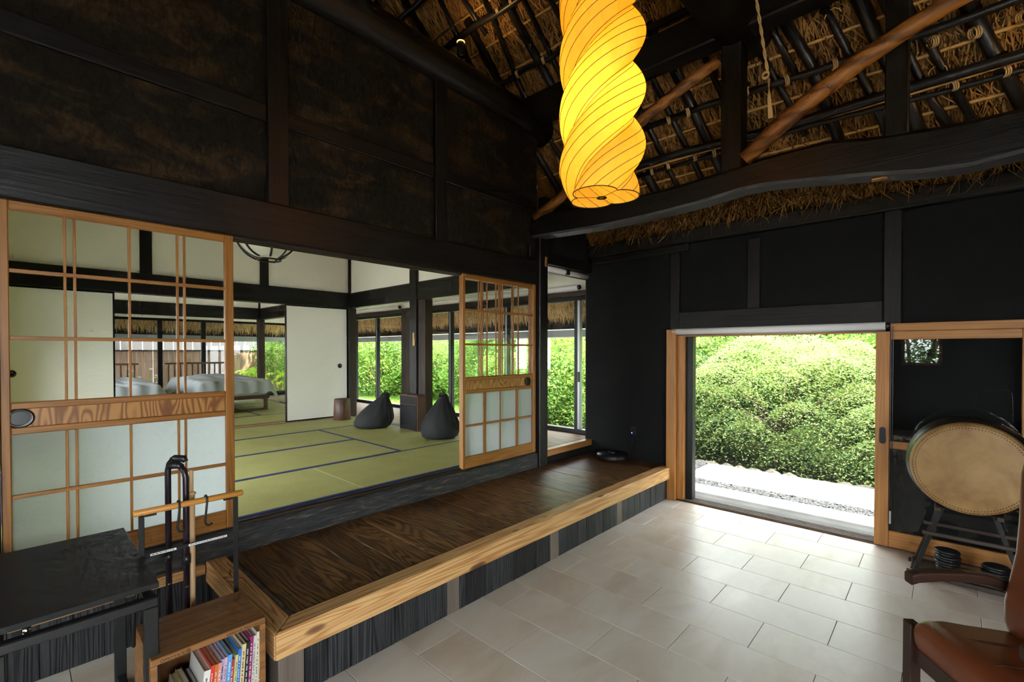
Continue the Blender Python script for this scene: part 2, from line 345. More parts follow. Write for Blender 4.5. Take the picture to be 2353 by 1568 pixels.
box('wedge', 3.64, 3.72, 3.12, 3.16, 2.52, 2.63, 'beamZ', wl); box('wooden_plug', 3.855, 3.893, 3.093, 3.102, 2.44, 2.545, 'yellowwoodZ', wl)
box('infill_panel', -3.2, -.065, 3.165, 3.24, 0, 2.26, 'mud', wl, 0); box('column', -.19, -.032, 3.12, 3.26, 0, 2.25, 'beamZ', wl)
# sill under the sliding doors
prism('door_sill', [(3.128, .0), (3.126, .462), (3.14, .474), (3.262, .484), (3.262, .0)], -1.16, 3.775, 'X', 'threshold', wl, .003)
for y in (3.165, 3.205): box('sill_track', -.06, 3.77, y, y + .012, .476, .489, 'oldbrownX', wl, .001)
for k in range(15): box('base_board', -.95 + .115 * k + .001, -.95 + .115 * (k + 1) - .001, 3.108, 3.127, 0, .27, 'charred', wl, .002)
box('base_ledge', -.95, .755, 3.09, 3.128, .27, .325, 'pineX', wl)
# log lying on the wall
bm = bmesh.new()
pts = [(-3.2, 3.2, 4.05), (-1.5, 3.19, 4.04), (0, 3.2, 4.02), (1.0, 3.205, 4.0), (1.7, 3.2, 4.0), (2.4, 3.2, 3.975), (3.0, 3.205, 3.965), (3.6, 3.21, 3.93), (3.95, 3.215, 3.9)]
addtube(bm, pts, [.17, .165, .16, .158, .155, .16, .155, .16, .155], 14)
for v in bm.verts: v.co += Vector((0, random.uniform(-.006, .006), random.uniform(-.006, .006)))
log = finish('wall_log', bm, 'beamX', None, True); tag(log, 'thick smoke-blackened round log lying on top of the mud-plastered wall', kind='structure')
# lintel and opening beside the corner
eo = box('wall_back', 3.905, 4.9, 3.15, 3.23, 2.49, 3.2, 'blackplaster', bev=0); eo['kind'] = 'structure'
box('lintel', 3.912, 4.80, 3.12, 3.25, 2.485, 2.6, 'beamX', eo, .006); box('corner_post', 4.792, 4.885, 3.085, 3.22, .33, 2.6, 'oldbrownZ', eo, .006)
box('sill_face', 3.912, 4.9, 3.118, 3.2, .412, .482, 'yellowwoodX', eo, .004); box('sill_riser', 3.912, 4.9, 3.15, 3.2, 0, .412, 'blackplaster', eo, 0)
box('latch_plate', 4.787, 4.793, 3.105, 3.135, 1.26, 1.32, 'oldbrownZ', eo, .001)

# ------------------------------------------------------------------ right wall with door opening
wr = structure('wall_right')
X0 = 4.785
bm = bmesh.new()
addbox(bm, X0, 4.9, 2.1, 3.2, -.05, 2.7); addbox(bm, X0, 4.9, -3.2, 2.1, 1.74, 2.7); addbox(bm, 4.80, 4.9, -3.2, .395, -.05, 1.74)
finish('black_plaster_panel', bm, 'blackplaster', wr)
box('wall_plate', 4.70, 4.88, -3.2, 3.12, 2.655, 2.79, 'beamY', wr, .01)
box('bracket_beam', 4.735, 4.79, 1.93, 3.1, 2.575, 2.657, 'beamY', wr, .01)
box('post', 4.755, 4.80, 2.03, 2.13, 1.76, 2.66, 'darkpostZ', wr, .006); box('post', 4.75, 4.80, .246, .36, 1.73, 2.66, 'darkpostZ', wr, .006)
box('stud', 4.76, 4.80, 1.262, 1.375, 1.95, 2.61, 'darkpostZ', wr, .006); box('dark_lintel', 4.74, 4.80, .36, 2.03, 1.775, 1.952, 'darkpostY', wr, .006)
# wooden door frame
df = thing('door_frame', 'yellow wooden frame around the open garden doorway with dark screen channel', 'door frame', (4.75, 1.2, 0))
box('jamb', 4.67, 4.80, 2.03, 2.13, 0, 1.77, 'yellowwoodZ', df); box('jamb', 4.715, 4.87, 1.957, 2.03, 0, 1.72, 'yellowwoodZ', df)
box('head', 4.70, 4.87, .395, 1.957, 1.695, 1.735, 'yellowwoodY', df); box('header_board', 4.69, 4.80, -1.4, .312, 1.703, 1.765, 'yellowwoodY', df)
sc_ = box('screen_housing', 4.76, 4.85, 1.888, 1.957, .015, 1.695, 'darkframe', df)
sl = box('sill', 4.70, 4.86, .3, 2.03, -.02, .012, 'bedwood', df)
for x in (4.715, 4.745, 4.775, 4.81, 4.838): box('sill_rail', x, x + .009, .3, 1.957, .012, .02, 'greywood', sl, .001)
m = bpy.data.materials.new('screen_mesh'); m.use_nodes = True; nt = m.node_tree; nt.nodes.remove(nt.nodes['Principled BSDF'])
tr = N(m, 'ShaderNodeBsdfTransparent'); dfn = N(m, 'ShaderNodeBsdfDiffuse'); dfn.inputs[0].default_value = (.16, .165, .165, 1); mx = N(m, 'ShaderNodeMixShader'); mx.inputs[0].default_value = .10
L(m, tr.outputs[0], mx.inputs[1]); L(m, dfn.outputs[0], mx.inputs[2]); L(m, mx.outputs[0], nt.nodes['Material Output'].inputs[0]); MAT['screen'] = m
bm = bmesh.new(); n = 66; prev = None
for k in range(n + 1):
    y = 1.888 - 1.485 * k / n; x = 4.80 + (.006 if k % 2 else -.006); a, b = bm.verts.new((x, y, .02)), bm.verts.new((x, y, 1.695))
    if prev: bm.faces.new((prev[0], a, b, prev[1]))
    prev = (a, b)
ps = finish('pleated_screen', bm, 'screen', df); ps['label'] = 'sheer pleated insect screen'
for k in range(12): box('glide_clip', 4.80, 4.81, .5 + .12 * k, .507 + .12 * k, 1.683, 1.695, 'blackplastic', df, 0)
# sliding glass door beside the opening
gd = thing('glass_sliding_door', 'cedar sliding door with two dark glass panes behind the drum', 'door', (4.70, -.05, .012))
box('stile', 4.672, 4.71, .308, .397, .012, 1.703, 'yellowwoodZ', gd); box('stile', 4.672, 4.71, -.48, -.392, .012, 1.703, 'yellowwoodZ', gd)
box('top_rail', 4.675, 4.707, -.392, .308, 1.638, 1.703, 'yellowwoodY', gd); box('mid_rail', 4.675, 4.707, -.392, .308, .785, .846, 'yellowwoodY', gd); box('bottom_rail', 4.675, 4.707, -.392, .308, .012, .14, 'yellowwoodY', gd)
box('glass_pane', 4.69, 4.695, -.392, .308, .846, 1.638, 'glass', gd, 0); box('glass_pane', 4.69, 4.695, -.392, .308, .14, .785, 'glass', gd, 0)
bm = bmesh.new(); bmesh.ops.create_circle(bm, cap_ends=True, radius=.02, segments=20)
for v in bm.verts: v.co = Vector((4.671, .35 + v.co.x, .885 + v.co.y + (.045 if v.co.y > 0 else -.045)))
r = bmesh.ops.extrude_face_region(bm, geom=bm.faces[:]); bmesh.ops.translate(bm, vec=(-.004, 0, 0), verts=[v for v in r['geom'] if isinstance(v, bmesh.types.BMVert)])
finish('door_pull', bm, 'darkframe', gd)

# ------------------------------------------------------------------ walls behind the camera, with windows mostly added to light the hall
wf = structure('wall_front'); BX = -2.6; FY = -3.0
def wall_holes(bm, lo, hi, z1, holes, f):
    c = lo
    for a, b, za, zb in holes:
        addbox(bm, *f(c, a, 0, z1)); addbox(bm, *f(a, b, 0, za)); addbox(bm, *f(a, b, zb, z1)); c = b
    addbox(bm, *f(c, hi, 0, z1))
HB = [(-2.9, -1.08, .2, 2.3), (.02, .62, 1.27, 2.1), (1.25, 2.95, .2, 2.3)]; HF = [(-2.5, -.1, .05, 2.5)]  # unseen windows added for fill, except the small one mirrored in the glass door
bm = bmesh.new(); wall_holes(bm, -3.2, 3.2, 4, HB, lambda a, b, c, d: (BX - .15, BX, a, b, c, d)); wall_holes(bm, BX, 4.9, 4, HF, lambda a, b, c, d: (a, b, FY - .15, FY, c, d))
finish('plaster_panel', bm, 'blackplaster', wf)
for i, (a, b, z0, z1) in enumerate(HB):
    w9 = structure('window_%d' % (7 + i))
    for y in (a, b - .05): box('window_frame', BX - .1, BX, y, y + .05, z0, z1, 'yellowwoodZ', w9)  # frames and panes of added unseen windows, except the small mirrored one
    for z in (z0, z1 - .05): box('window_frame', BX - .1, BX, a, b, z, z + .05, 'yellowwoodY', w9)
    box('glass_pane', BX - .06, BX - .055, a, b, z0, z1, 'glass', w9, 0)
for i, (a, b, z0, z1) in enumerate(HF):
    w8 = structure('window_%d' % (5 + i))
    for x in (a, b - .05): box('window_frame', x, x + .05, FY - .1, FY, z0, z1, 'yellowwoodZ', w8)  # frame and pane of the added unseen front window
    for z in (z0, z1 - .05): box('window_frame', a, b, FY - .1, FY, z, z + .05, 'yellowwoodX', w8)
    box('glass_pane', a, b, FY - .06, FY - .055, z0, z1, 'glass', w8, 0)

# ------------------------------------------------------------------ thatched roof: plane, rafters, poles, straw
TH = R(57); CT, ST = math.cos(TH), math.sin(TH)
def rp(y, t, off=0.): return Vector((4.78 - t * CT - off * ST, y, 2.88 + t * ST - off * CT))
bm = bmesh.new()
ya, yb = -3.3, 13.5
a = [rp(ya, -.15), rp(yb, -.15), rp(yb, 7.2), rp(ya, 7.2)]; b = [rp(ya, -.15, -.3), rp(yb, -.15, -.3), rp(yb, 7.2, -.3), rp(ya, 7.2, -.3)]
va = [bm.verts.new(p) for p in a]; vb = [bm.verts.new(p) for p in b]
bm.faces.new(va[::-1]); bm.faces.new(vb)
for k in range(4): bm.faces.new((va[k], va[(k + 1) % 4], vb[(k + 1) % 4], vb[k]))
bmesh.ops.recalc_face_normals(bm, faces=bm.faces[:])
ceil_ = finish('ceiling', bm, 'thatchbase'); tag(ceil_, 'steep thatched roof underside with sooty rafters and bamboo', kind='structure')
pk = rp(0, 7.2)
bm = bmesh.new()
def face(*P): bm.faces.new([bm.verts.new(p) for p in P])
face((pk.x, ya, pk.z), (pk.x, 3.3, pk.z), (-3.3, 3.3, 3.0), (-3.3, ya, 3.0)); face((pk.x, 3.3, pk.z), (pk.x, yb, pk.z), (-1.1, yb, 3.0), (-1.1, 3.3, 3.0)); face((pk.x, 3.3, pk.z), (-3.3, 3.3, 3.0), (-1.1, 3.3, 3.0))
face((4.9, ya, 2.6), (pk.x, ya, pk.z + .1), (-3.3, ya, 3.0), (-3.3, ya, 2.6)); face((4.9, yb, 2.6), (pk.x, yb, pk.z + .1), (-1.1, yb, 3.0), (-1.1, yb, 2.6)); face((-3.2, 3.24, 3.2), (-3.2, 3.24, 4.5), (-1.5, 3.24, 4.5), (-.3, 3.24, 3.2))
finish('far_slope', bm, 'thatchbase', ceil_)
RAF = {'A': [(.99, 1.62), (.76, 1.049), (.6, .33)], 'C': [(1.13, 1.4), (.84, .55)], 'B': [(1.06, 1.6), (.86, 1.0)], 'D': [(.76, 1.7), (.533, 1.043), (.43, .76), (.3, .3)],
       'E': [(.55, 1.65), (.357, 1.023), (.2, .573), (.1, .2)], 'G': [(.4, 1.5), (.2, .903), (.097, .593), (-.06, .25)], 'H': [(.28, 1.4), (.092, .916), (-.19, .2)], 'I': [(-.02, 1.25), (-.206, .771), (-.43, .2)],
       'J': [(-.3, 1.2), (-.7, .1)], 'M': [(2.17, 1.3), (2.0, .62)], 'N': [(1.95, 1.35), (1.868, 1.032), (1.66, .2)], 'O': [(1.76, 1.4), (1.664, 1.024), (1.47, .2)], 'P': [(2.06, .83), (1.9, .15)], 'Q': [(2.4, 1.1), (2.1, .15)],
       'S': [(2.06, 1.75), (1.903, 1.21)], 'T': [(1.9, 1.8), (1.679, 1.19)], 'R': [(1.5, 1.4), (1.22, .3)], 'V': [(3.29, 2.95), (2.976, 1.698), (2.6, .3)], 'W': [(3.09, 2.95), (2.845, 1.76), (2.4, .2)], 'X': [(4.0, 3.2), (3.87, 2.1)],
       'Y': [(3.74, 3.0), (3.55, 2.4)], 'AA': [(3.713, 2.6), (3.5, 1.4), (3.2, .3)], 'BB': [(3.42, 2.7), (3.345, 1.761), (2.95, .3)], 'CC': [(2.9, 3.0), (2.637, 2.069), (2.2, 1.0)], 'Z': [(3.5, 3.1), (3.42, 2.6)], 'L': [(4.5, 3.3), (4.0, 1.2)], 'K': [(4.9, 3.3), (4.4, 1.2)]}
THICK = set('A E I O Q T V AA J L'.split())
for k, pl in RAF.items():
    r_ = .042 if k in THICK else .026
    tube('rafter', [rp(y, t, .05) for y, t in pl], [r_ * random.uniform(.9, 1.1) for _ in pl], 'pole', ceil_, 9)
for t, r_, mt, off, y0, y1 in ((.69, .036, 'pole', .13, -2.5, 2.75), (.615, .018, 'pole', .12, -2.5, 2.45), (1.01, .026, 'pole', .12, -2.5, 2.3), (2.5, .032, 'pole', .12, 2.6, 4.6), (1.93, .024, 'pole', .12, 2.3, 4.0),
                               (.655, .013, 'bamboo', .10, -2.5, 2.6), (1.75, .03, 'pole', .12, -2.5, 2.0), (3.0, .03, 'pole', .12, 2.0, 5.5)):
    pp = [rp(y0 + (y1 - y0) * k / 6, t + random.uniform(-.018, .018) - (.03 if k == 0 and t == 1.01 else 0), off) for k in range(7)]
    tube('roof_pole', pp, r_, mt, ceil_, 9)
for t in (.2, .47, .85, 1.2, 1.45, 1.7, 2.0, 2.3, 2.65): tube('bamboo_batten', [rp(-2.5 + k * 1.4, t + random.uniform(-.02, .02), .034) for k in range(6)], .0135, 'bamboo', ceil_, 6)
# straw lying up the slope between the rafters
n = 26000
Y = RNG.uniform(-1.6, 4.8, n); T = RNG.uniform(-.02, 3.2, n); keep = (T < 1.9) | (Y > 1.6); Y, T = Y[keep], T[keep]; n = len(Y)
ang = RNG.normal(.12, .33, n); ln = RNG.uniform(.12, .42, n); wd = RNG.uniform(.002, .0048, n); lift = RNG.uniform(.0, .03, n); tip = lift + RNG.uniform(-.01, .03, n)
dT, dY = np.cos(ang) * ln / 2, np.sin(ang) * ln / 2
def rpa(y, t, off): return np.stack([4.78 - t * CT - off * ST, y, 2.88 + t * ST - off * CT], -1)
nx, ny = -np.sin(ang) * wd, np.cos(ang) * wd
V = np.stack([rpa(Y - dY - ny, T - dT - nx, lift), rpa(Y - dY + ny, T - dT + nx, lift + .001), rpa(Y + dY + ny, T + dT + nx, tip + .001), rpa(Y + dY - ny, T + dT - nx, tip)], 1)
o = quads('straw_layer', V, 'straw', ceil_); o['kind'] = 'stuff'
# bent straw ends spilling over the wall plate
n = 3400; Y = RNG.uniform(-1.6, 2.98, n); Y = Y + .05 * np.sin(Y * 34); cl = np.sin(Y * 17) * .035 + np.sin(Y * 7.3 + 1) * .03
base = rpa(Y, RNG.uniform(.0, .3, n), RNG.uniform(0, .06, n)); ln = RNG.uniform(.08, .24, n)
d1 = np.stack([RNG.normal(-.35, .25, n), RNG.normal(0, .45, n), RNG.normal(-.75, .25, n) + cl * 4], -1); d1 /= np.linalg.norm(d1, axis=1)[:, None]
d2 = d1 + np.stack([RNG.normal(0, .15, n), RNG.normal(0, .5, n), RNG.normal(-.3, .25, n)], -1); d2 /= np.linalg.norm(d2, axis=1)[:, None]
side = np.cross(d1, RNG.normal(size=(n, 3))); side /= np.linalg.norm(side, axis=1)[:, None]; side *= RNG.uniform(.0016, .0032, n)[:, None]
m1 = base + d1 * (ln * .6)[:, None]; e1 = m1 + d2 * (ln * .5)[:, None]
V = np.concatenate([np.stack([base - side, base + side, m1 + side, m1 - side], 1), np.stack([m1 - side, m1 + side, e1 + side * .5, e1 - side * .5], 1)])
V[..., 2] = np.maximum(V[..., 2], 2.66 + .02); o = quads('straw_fringe', V, 'straw', ceil_); o['kind'] = 'stuff'
# straw-rope lashings round the poles
def lashing(y, t, r_, n=3):
    bm = bmesh.new()
    for k in range(n):
        c = rp(y + .011 * (k - n / 2), t, .11); pts = []
        for j in range(11):
            a = 2 * math.pi * j / 10; up = Vector((-CT, 0, ST)); nn = Vector((ST, 0, CT)); pts.append(c + up * math.cos(a) * r_ + nn * math.sin(a) * r_ * 1.25 + Vector((0, .02 * math.sin(a), 0)))
        addtube(bm, pts, .005, 5, False)
    finish('rope_lashing', bm, 'rope', ceil_, True)
for y, t in ((2.15, .61), (1.98, .62), (1.72, .63), (1.55, .62), (.93, 1.0), (.62, 1.0), (.08, .93), (-.12, .9), (-.02, .62), (-.26, .62), (1.88, 1.01), (1.7, 1.02), (1.22, 1.02), (3.3, 1.93), (2.95, 1.93), (3.28, 2.5), (3.1, 2.5), (-.33, .9)): lashing(y, t, .034)
for y, t, s in ((3.1, 2.1, 1), (1.0, .7, 1), (.05, .72, 1), (3.32, 1.7, -1), (.6, 1.3, -1), (1.2, .62, 1)):
    c = rp(y, t, .09); tube('loose_rope_end', [c + Vector((0, .05 * s * math.sin(a), .06 * math.cos(a))) for a in (-1.5, -1., -.4, .2, .8, 1.3)], .0038, 'rope', ceil_, 5)

# ------------------------------------------------------------------ big timbers
def ribbon_beam(name, secs, x0, x1, mat, label, bev=.012):
    """secs: (y, zlow, zhigh) along a curved timber"""
    bm = bmesh.new(); rings = []
    for y, zl, zh in secs: rings.append([bm.verts.new(p) for p in ((x0, y, zl + .018), (x0 + .02, y, zl), (x1 - .03, y, zl), (x1, y, zl + .03), (x1, y, zh - .03), (x1 - .03, y, zh), (x0 + .03, y, zh), (x0, y, zh - .03))])
    for a, b in zip(rings, rings[1:]):
        for k in range(8): bm.faces.new((a[k], a[(k + 1) % 8], b[(k + 1) % 8], b[k]))
    bm.faces.new(rings[0]); bm.faces.new(rings[-1][::-1]); bmesh.ops.recalc_face_normals(bm, faces=bm.faces[:]); bm.normal_update()
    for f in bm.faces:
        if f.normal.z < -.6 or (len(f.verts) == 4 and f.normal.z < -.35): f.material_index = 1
    o = finish(name, bm, mat); o.data.materials.append(MAT['sheengrey']); return tag(o, label, kind='structure')  # bottom faces coloured lighter to stand in for sheen from below
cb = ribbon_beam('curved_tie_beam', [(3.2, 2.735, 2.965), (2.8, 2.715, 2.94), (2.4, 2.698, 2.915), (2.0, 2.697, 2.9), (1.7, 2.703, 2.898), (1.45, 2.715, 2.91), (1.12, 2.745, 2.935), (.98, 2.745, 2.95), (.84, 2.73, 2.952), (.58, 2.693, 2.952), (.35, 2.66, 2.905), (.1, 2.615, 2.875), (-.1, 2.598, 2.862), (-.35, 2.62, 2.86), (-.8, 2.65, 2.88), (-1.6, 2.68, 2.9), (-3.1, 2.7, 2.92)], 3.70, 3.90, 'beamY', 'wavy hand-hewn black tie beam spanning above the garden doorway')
box('broken_patch', 3.76, 3.80, .27, .35, 2.638, 2.652, 'yellowwoodY', cb, .003)
def post_st(x0, x1, y0, y1, z0, z1, label): return tag(box('roof_post', x0, x1, y0, y1, z0, z1, 'beamZ', None, .006), label, kind='structure')
post_st(3.72, 3.86, 1.12, 1.27, 2.9, 3.9, 'square black post standing on the curved beam under the round log')
post_st(3.72, 3.86, .17, .285, 2.88, 4.2, 'square black post on the curved beam crossed by the orange brace')
bm = bmesh.new(); addtube(bm, [(-.6, 1.22, 4.12), (.8, 1.2, 4.06), (2.0, 1.2, 4.05), (3.0, 1.18, 4.04), (4.02, 1.16, 4.04)], [.21, .2, .2, .195, .19], 14)
tag(finish('roof_log', bm, 'beamX', None, True), 'huge round black log with a long crack resting on a roof post', kind='structure')
tag(box('roof_purlin', 3.62, 3.8, -3.0, 4.6, 3.89, 4.15, 'beamY', None, .012), 'squared dark purlin carrying the thatch rafters', kind='structure')
def brace(pts, rad, label):
    bm = bmesh.new(); addtube(bm, pts, rad, 12); tag(finish('brace_log', bm, 'bracelog', None, True), label, kind='structure')
brace([(3.73, 3.12, 2.93), (3.73, 2.8, 3.06), (3.72, 2.4, 3.29), (3.72, 2.0, 3.5), (3.72, 1.62, 3.66), (3.72, 1.28, 3.78)], [.05, .052, .05, .048, .046, .042], 'bent orange-brown brace from the wall column up to the roof post')
brace([(3.70, 1.09, 2.96), (3.68, .85, 3.13), (3.66, .6, 3.27), (3.65, .4, 3.37), (3.64, .2, 3.45), (3.62, .0, 3.51), (3.6, -.3, 3.57)], [.055, .06, .058, .055, .052, .05, .048], 'bent orange-brown brace passing in front of the second roof post')
bm = bmesh.new()
for s in (0, math.pi): addtube(bm, [Vector((3.55 + .006 * math.cos(s + k * 1.1), 1.0 - .0042 * k + .006 * math.sin(s + k * 1.1), 4.15 - .03 * k)) for k in range(24)], .0065, 6)
for s in (0, math.pi): addtube(bm, [Vector((3.55, .915 + .02 * math.cos(a), 3.44 + .02 * math.sin(a) + (.008 if s else 0))) for a in np.linspace(0, 6.2, 10)], .006, 6)
for k in range(5): addtube(bm, [(3.55 + .004 * k, .905 - .003 * k, 3.42), (3.55, .885 + .004 * k, 3.28), (3.55, .87 + .006 * k, 3.14)], .004, 5)
tag(finish('hanging_rope', bm, 'rope', None, True), 'knotted straw rope hanging beside the roof post', 'rope')
SPX, SPY, SPZ = 2.97, 3.42, 4.45
sp = thing('spotlight', 'small black cylindrical spotlight on top of the wall log', 'spotlight', (SPX, SPY, SPZ - .22))
lathe('lamp_body', [(.001, -.09), (.034, -.09), (.036, -.08), (.036, .05), (.032, .055)], 'blackplastic', sp, 16, (SPX, SPY, SPZ), cap=False); lathe('bracket', [(.012, -.22), (.012, -.08)], 'blackplastic', sp, 8, (SPX, SPY, SPZ))
mm = M('spot_lens', (1, .8, .3)); bsdf(mm).inputs['Emission Color'].default_value = (1, .55, .1, 1); bsdf(mm).inputs['Emission Strength'].default_value = 1.2
lathe('lens', [(.03, .05), (.038, .052), (.038, .06), (.001, .06)], mm, sp, 18, (SPX, SPY, SPZ), cap=False)
def uplight(parent, loc, tgt, e):
    l = bpy.data.lights.new('spot_beam', 'SPOT'); l.energy = e; l.color = (1, .6, .22); l.spot_size = R(120); l.spot_blend = .8; l.shadow_soft_size = .03; o = bpy.data.objects.new('spot_beam', l); COL.objects.link(o); o.parent = parent
    o.location = Vector(loc) - Vector(LOC[parent.name]); o.rotation_euler = (Vector(tgt) - Vector(loc)).to_track_quat('-Z', 'Y').to_euler()
uplight(sp, (SPX, SPY, SPZ + .08), (3.3, 3.2, 5.6), 2.6)
fill_spot = thing('spotlight', 'unseen spotlight added on the curved tie beam past the second roof post', 'spotlight', (3.8, -1.2, 2.9)); lathe('lamp_body', [(.001, 0), (.034, .0), (.036, .01), (.036, .13), (.032, .135)], 'blackplastic', fill_spot, 16, (3.8, -1.2, 2.9), cap=False); bm = bmesh.new(); bmesh.ops.create_circle(bm, cap_ends=True, radius=.032, segments=18, matrix=Matrix.Translation((3.8, -1.2, 3.03))); finish('lens', bm, mm, fill_spot)
uplight(fill_spot, (3.8, -1.2, 3.04), (4.1, .6, 4.2), 6)  # second uplight, out of view, added to brighten the thatch

# ------------------------------------------------------------------ raised wooden step
st = thing('wooden_step', 'long raised entrance step of dark planks with pale pine edge and charred boards', 'step', (2.7, 2.6, 0))
def pine_knots():
    m = wood('pine_edge', (.66, .40, .165), (.42, .195, .062), 'X', .5, 80., cross=13., along=.55, fib=.35, bstr=.15, vary=.2)
    v = N(m, 'ShaderNodeTexVoronoi'); v.inputs['Scale'].default_value = 1.; L(m, coords(m, (2.6, 7, 7)), v.inputs['Vector'])
    old = bsdf(m).inputs['Base Color'].links[0].from_socket
    k = ramp(m, v.outputs['Distance'], [(.05, (1, 1, 1)), (.12, (.75, .75, .75)), (.17, (0, 0, 0))]); setcol(m, mix(m, k, old, (.13, .05, .02))); return m
MAT['pineedge'] = pine_knots()
prism('front_edge_beam', [(.76, 2.085), (4.70, 2.085), (4.70, 2.195), (.868, 2.195)], .215, .336, 'Z', 'pineedge', st, .006)
prism('side_edge_beam', [(.76, 2.088), (.866, 2.197), (.866, 3.12), (.76, 3.12)], .215, .334, 'Z', 'pineY', st, .006)
JX = [.868, .9, 1.10, 1.32, 1.515, 1.72, 1.915, 2.145, 2.39, 2.585, 2.81, 3.04, 3.27, 3.5, 3.75, 4.0, 4.25, 4.5, 4.78]
for i, (a, b) in enumerate(zip(JX, JX[1:])): box('deck_plank', a + .0015, b - .0015, 2.196, 3.125, .305, .328 + random.uniform(-.001, .001) - (.01 if i == 0 else 0), 'greywood' if i == 0 else 'deck', st, .0025)
BXs = [.9, 1.01, 1.126, 1.241, 1.377, 1.511, 1.648, 1.728, 1.821, 1.872, 2.007, 2.142, 2.279, 2.412, 2.549, 2.703, 2.801, 2.913, 3.051, 3.18, 3.30, 3.42, 3.54, 3.655, 3.745, 3.86, 3.97, 4.08, 4.19, 4.30, 4.41, 4.52, 4.62, 4.72]
for a, b in zip(BXs, BXs[1:]):
    br = abs(a - 1.728) < .01 or abs(a - 2.703) < .01 or abs(a - 3.655) < .01
    box('cladding_board', a + .0028, b - .0028, 2.118 - (.004 if br else random.uniform(0, .003)), 2.14, 0, .22, 'greywood' if br else 'charred', st, .0025)
box('corner_post', .785, .897, 2.112, 2.22, 0, .217, 'greywood', st); box('side_board', .79, .81, 2.22, 3.1, 0, .217, 'charred', st)
box('deck_joist', .9, 4.78, 2.5, 2.58, 0, .305, 'greywood', st, 0)

# ------------------------------------------------------------------ sliding latticed doors
def lattice_door(label, x0, x1, y, vs_top, vs_low, z0, hz, top, pull_x, frost_low=True, back=False):
    d = thing('sliding_door', label, 'sliding door', ((x0 + x1) / 2, y, z0), group='latticed sliding doors on the sill')
    w = .048; ya, yb = y - .016, y + .016
    box('stile', x0, x0 + w * .7, ya, yb, z0, top, 'cedarZ', d); box('stile', x1 - w * .95, x1, ya, yb, z0, top, 'cedarZ', d)
    xa, xb = x0 + w * .7, x1 - w * .95
    zt, z1, z2, zp1, zp0, z3, zb = hz       # top rail low, bars, panel top, panel low, low bar, bottom rail top
    box('top_rail', xa, xb, ya + .002, yb - .002, zt, top, 'cedarX', d); box('bottom_rail', xa, xb, ya + .002, yb - .002, z0, zb, 'cedarX', d)
    for z in (zp1, zp0): box('cross_rail', xa, xb, ya + .002, yb - .002, z - .016, z + .016, 'cedarX', d)
    box('wood_panel', xa, xb, y - .004, y + .004, zp0 + .016, zp1 - .016, 'panelwood', d, .001)
    for z in (z1, z2, z3): box('lattice_bar', xa, xb, ya + .004, y + .004, z - .009, z + .009, 'cedarX', d, .0015)
    segs = ((zp1 + .016, z2 - .009), (z2 + .009, z1 - .009), (z1 + .009, zt))
    for x in vs_top:
        for a, b in segs: box('lattice_bar', x - .0055, x + .0055, ya + .006, y + .004, a, b, 'cedarZ', d, .0015)
    for x in vs_low:
        for a, b in ((zb, z3 - .009), (z3 + .009, zp0 - .016)): box('lattice_bar', x - .0055, x + .0055, ya + .006, y + .004, a, b, 'cedarZ', d, .0015)
    box('glass_pane', xa, xb, y + .005, y + .008, zp1 + .016, zt, 'glass', d, 0)
    box('frosted_pane', xa, xb, y + .005, y + .008, zb, zp0 - .016, 'frosted' if frost_low else 'glass', d, 0)
    pu = bmesh.new(); zc = (zp1 + zp0) / 2
    addlathe(pu, [(.047, 0), (.05, -.006), (.044, -.009), (.036, -.008), (.034, -.002), (.0005, -.002)], 28, (pull_x, y - .004, zc), 'Y')
    for v in pu.verts: v.co.z = zc + (v.co.z - zc) * .92
    po = finish('door_pull', pu, 'blacklac', d)
    rg = bmesh.new(); addlathe(rg, [(.0375, -.0095), (.0395, -.0105), (.0375, -.0108)], 28, (pull_x, y - .004, zc), 'Y'); finish('pull_ring', rg, 'alu', po, True)
    return d
HZ = (2.2, 1.921, 1.609, 1.294, 1.177, .87, .592)
lattice_door('cedar latticed sliding door behind the black desk', -.03, .925, 3.16, (.19, .225, .436, .646, .679), (.19, .225, .436, .646, .679), .487, HZ, 2.243, .031)
lattice_door('cedar latticed sliding door beside the corner column, outermost of the pair', 2.748, 3.763, 3.16, (2.98, 3.06, 3.218, 3.266, 3.424, 3.499), (3.02, 3.04, 3.24, 3.47, 3.49), .487, HZ, 2.243, 3.645)
lattice_door('cedar latticed sliding door beside the corner column, inner of the pair', 2.765, 3.766, 3.2, (2.99, 3.04, 3.22, 3.28, 3.45), (3.02, 3.24, 3.48), .487, HZ, 2.243, 3.6, False)

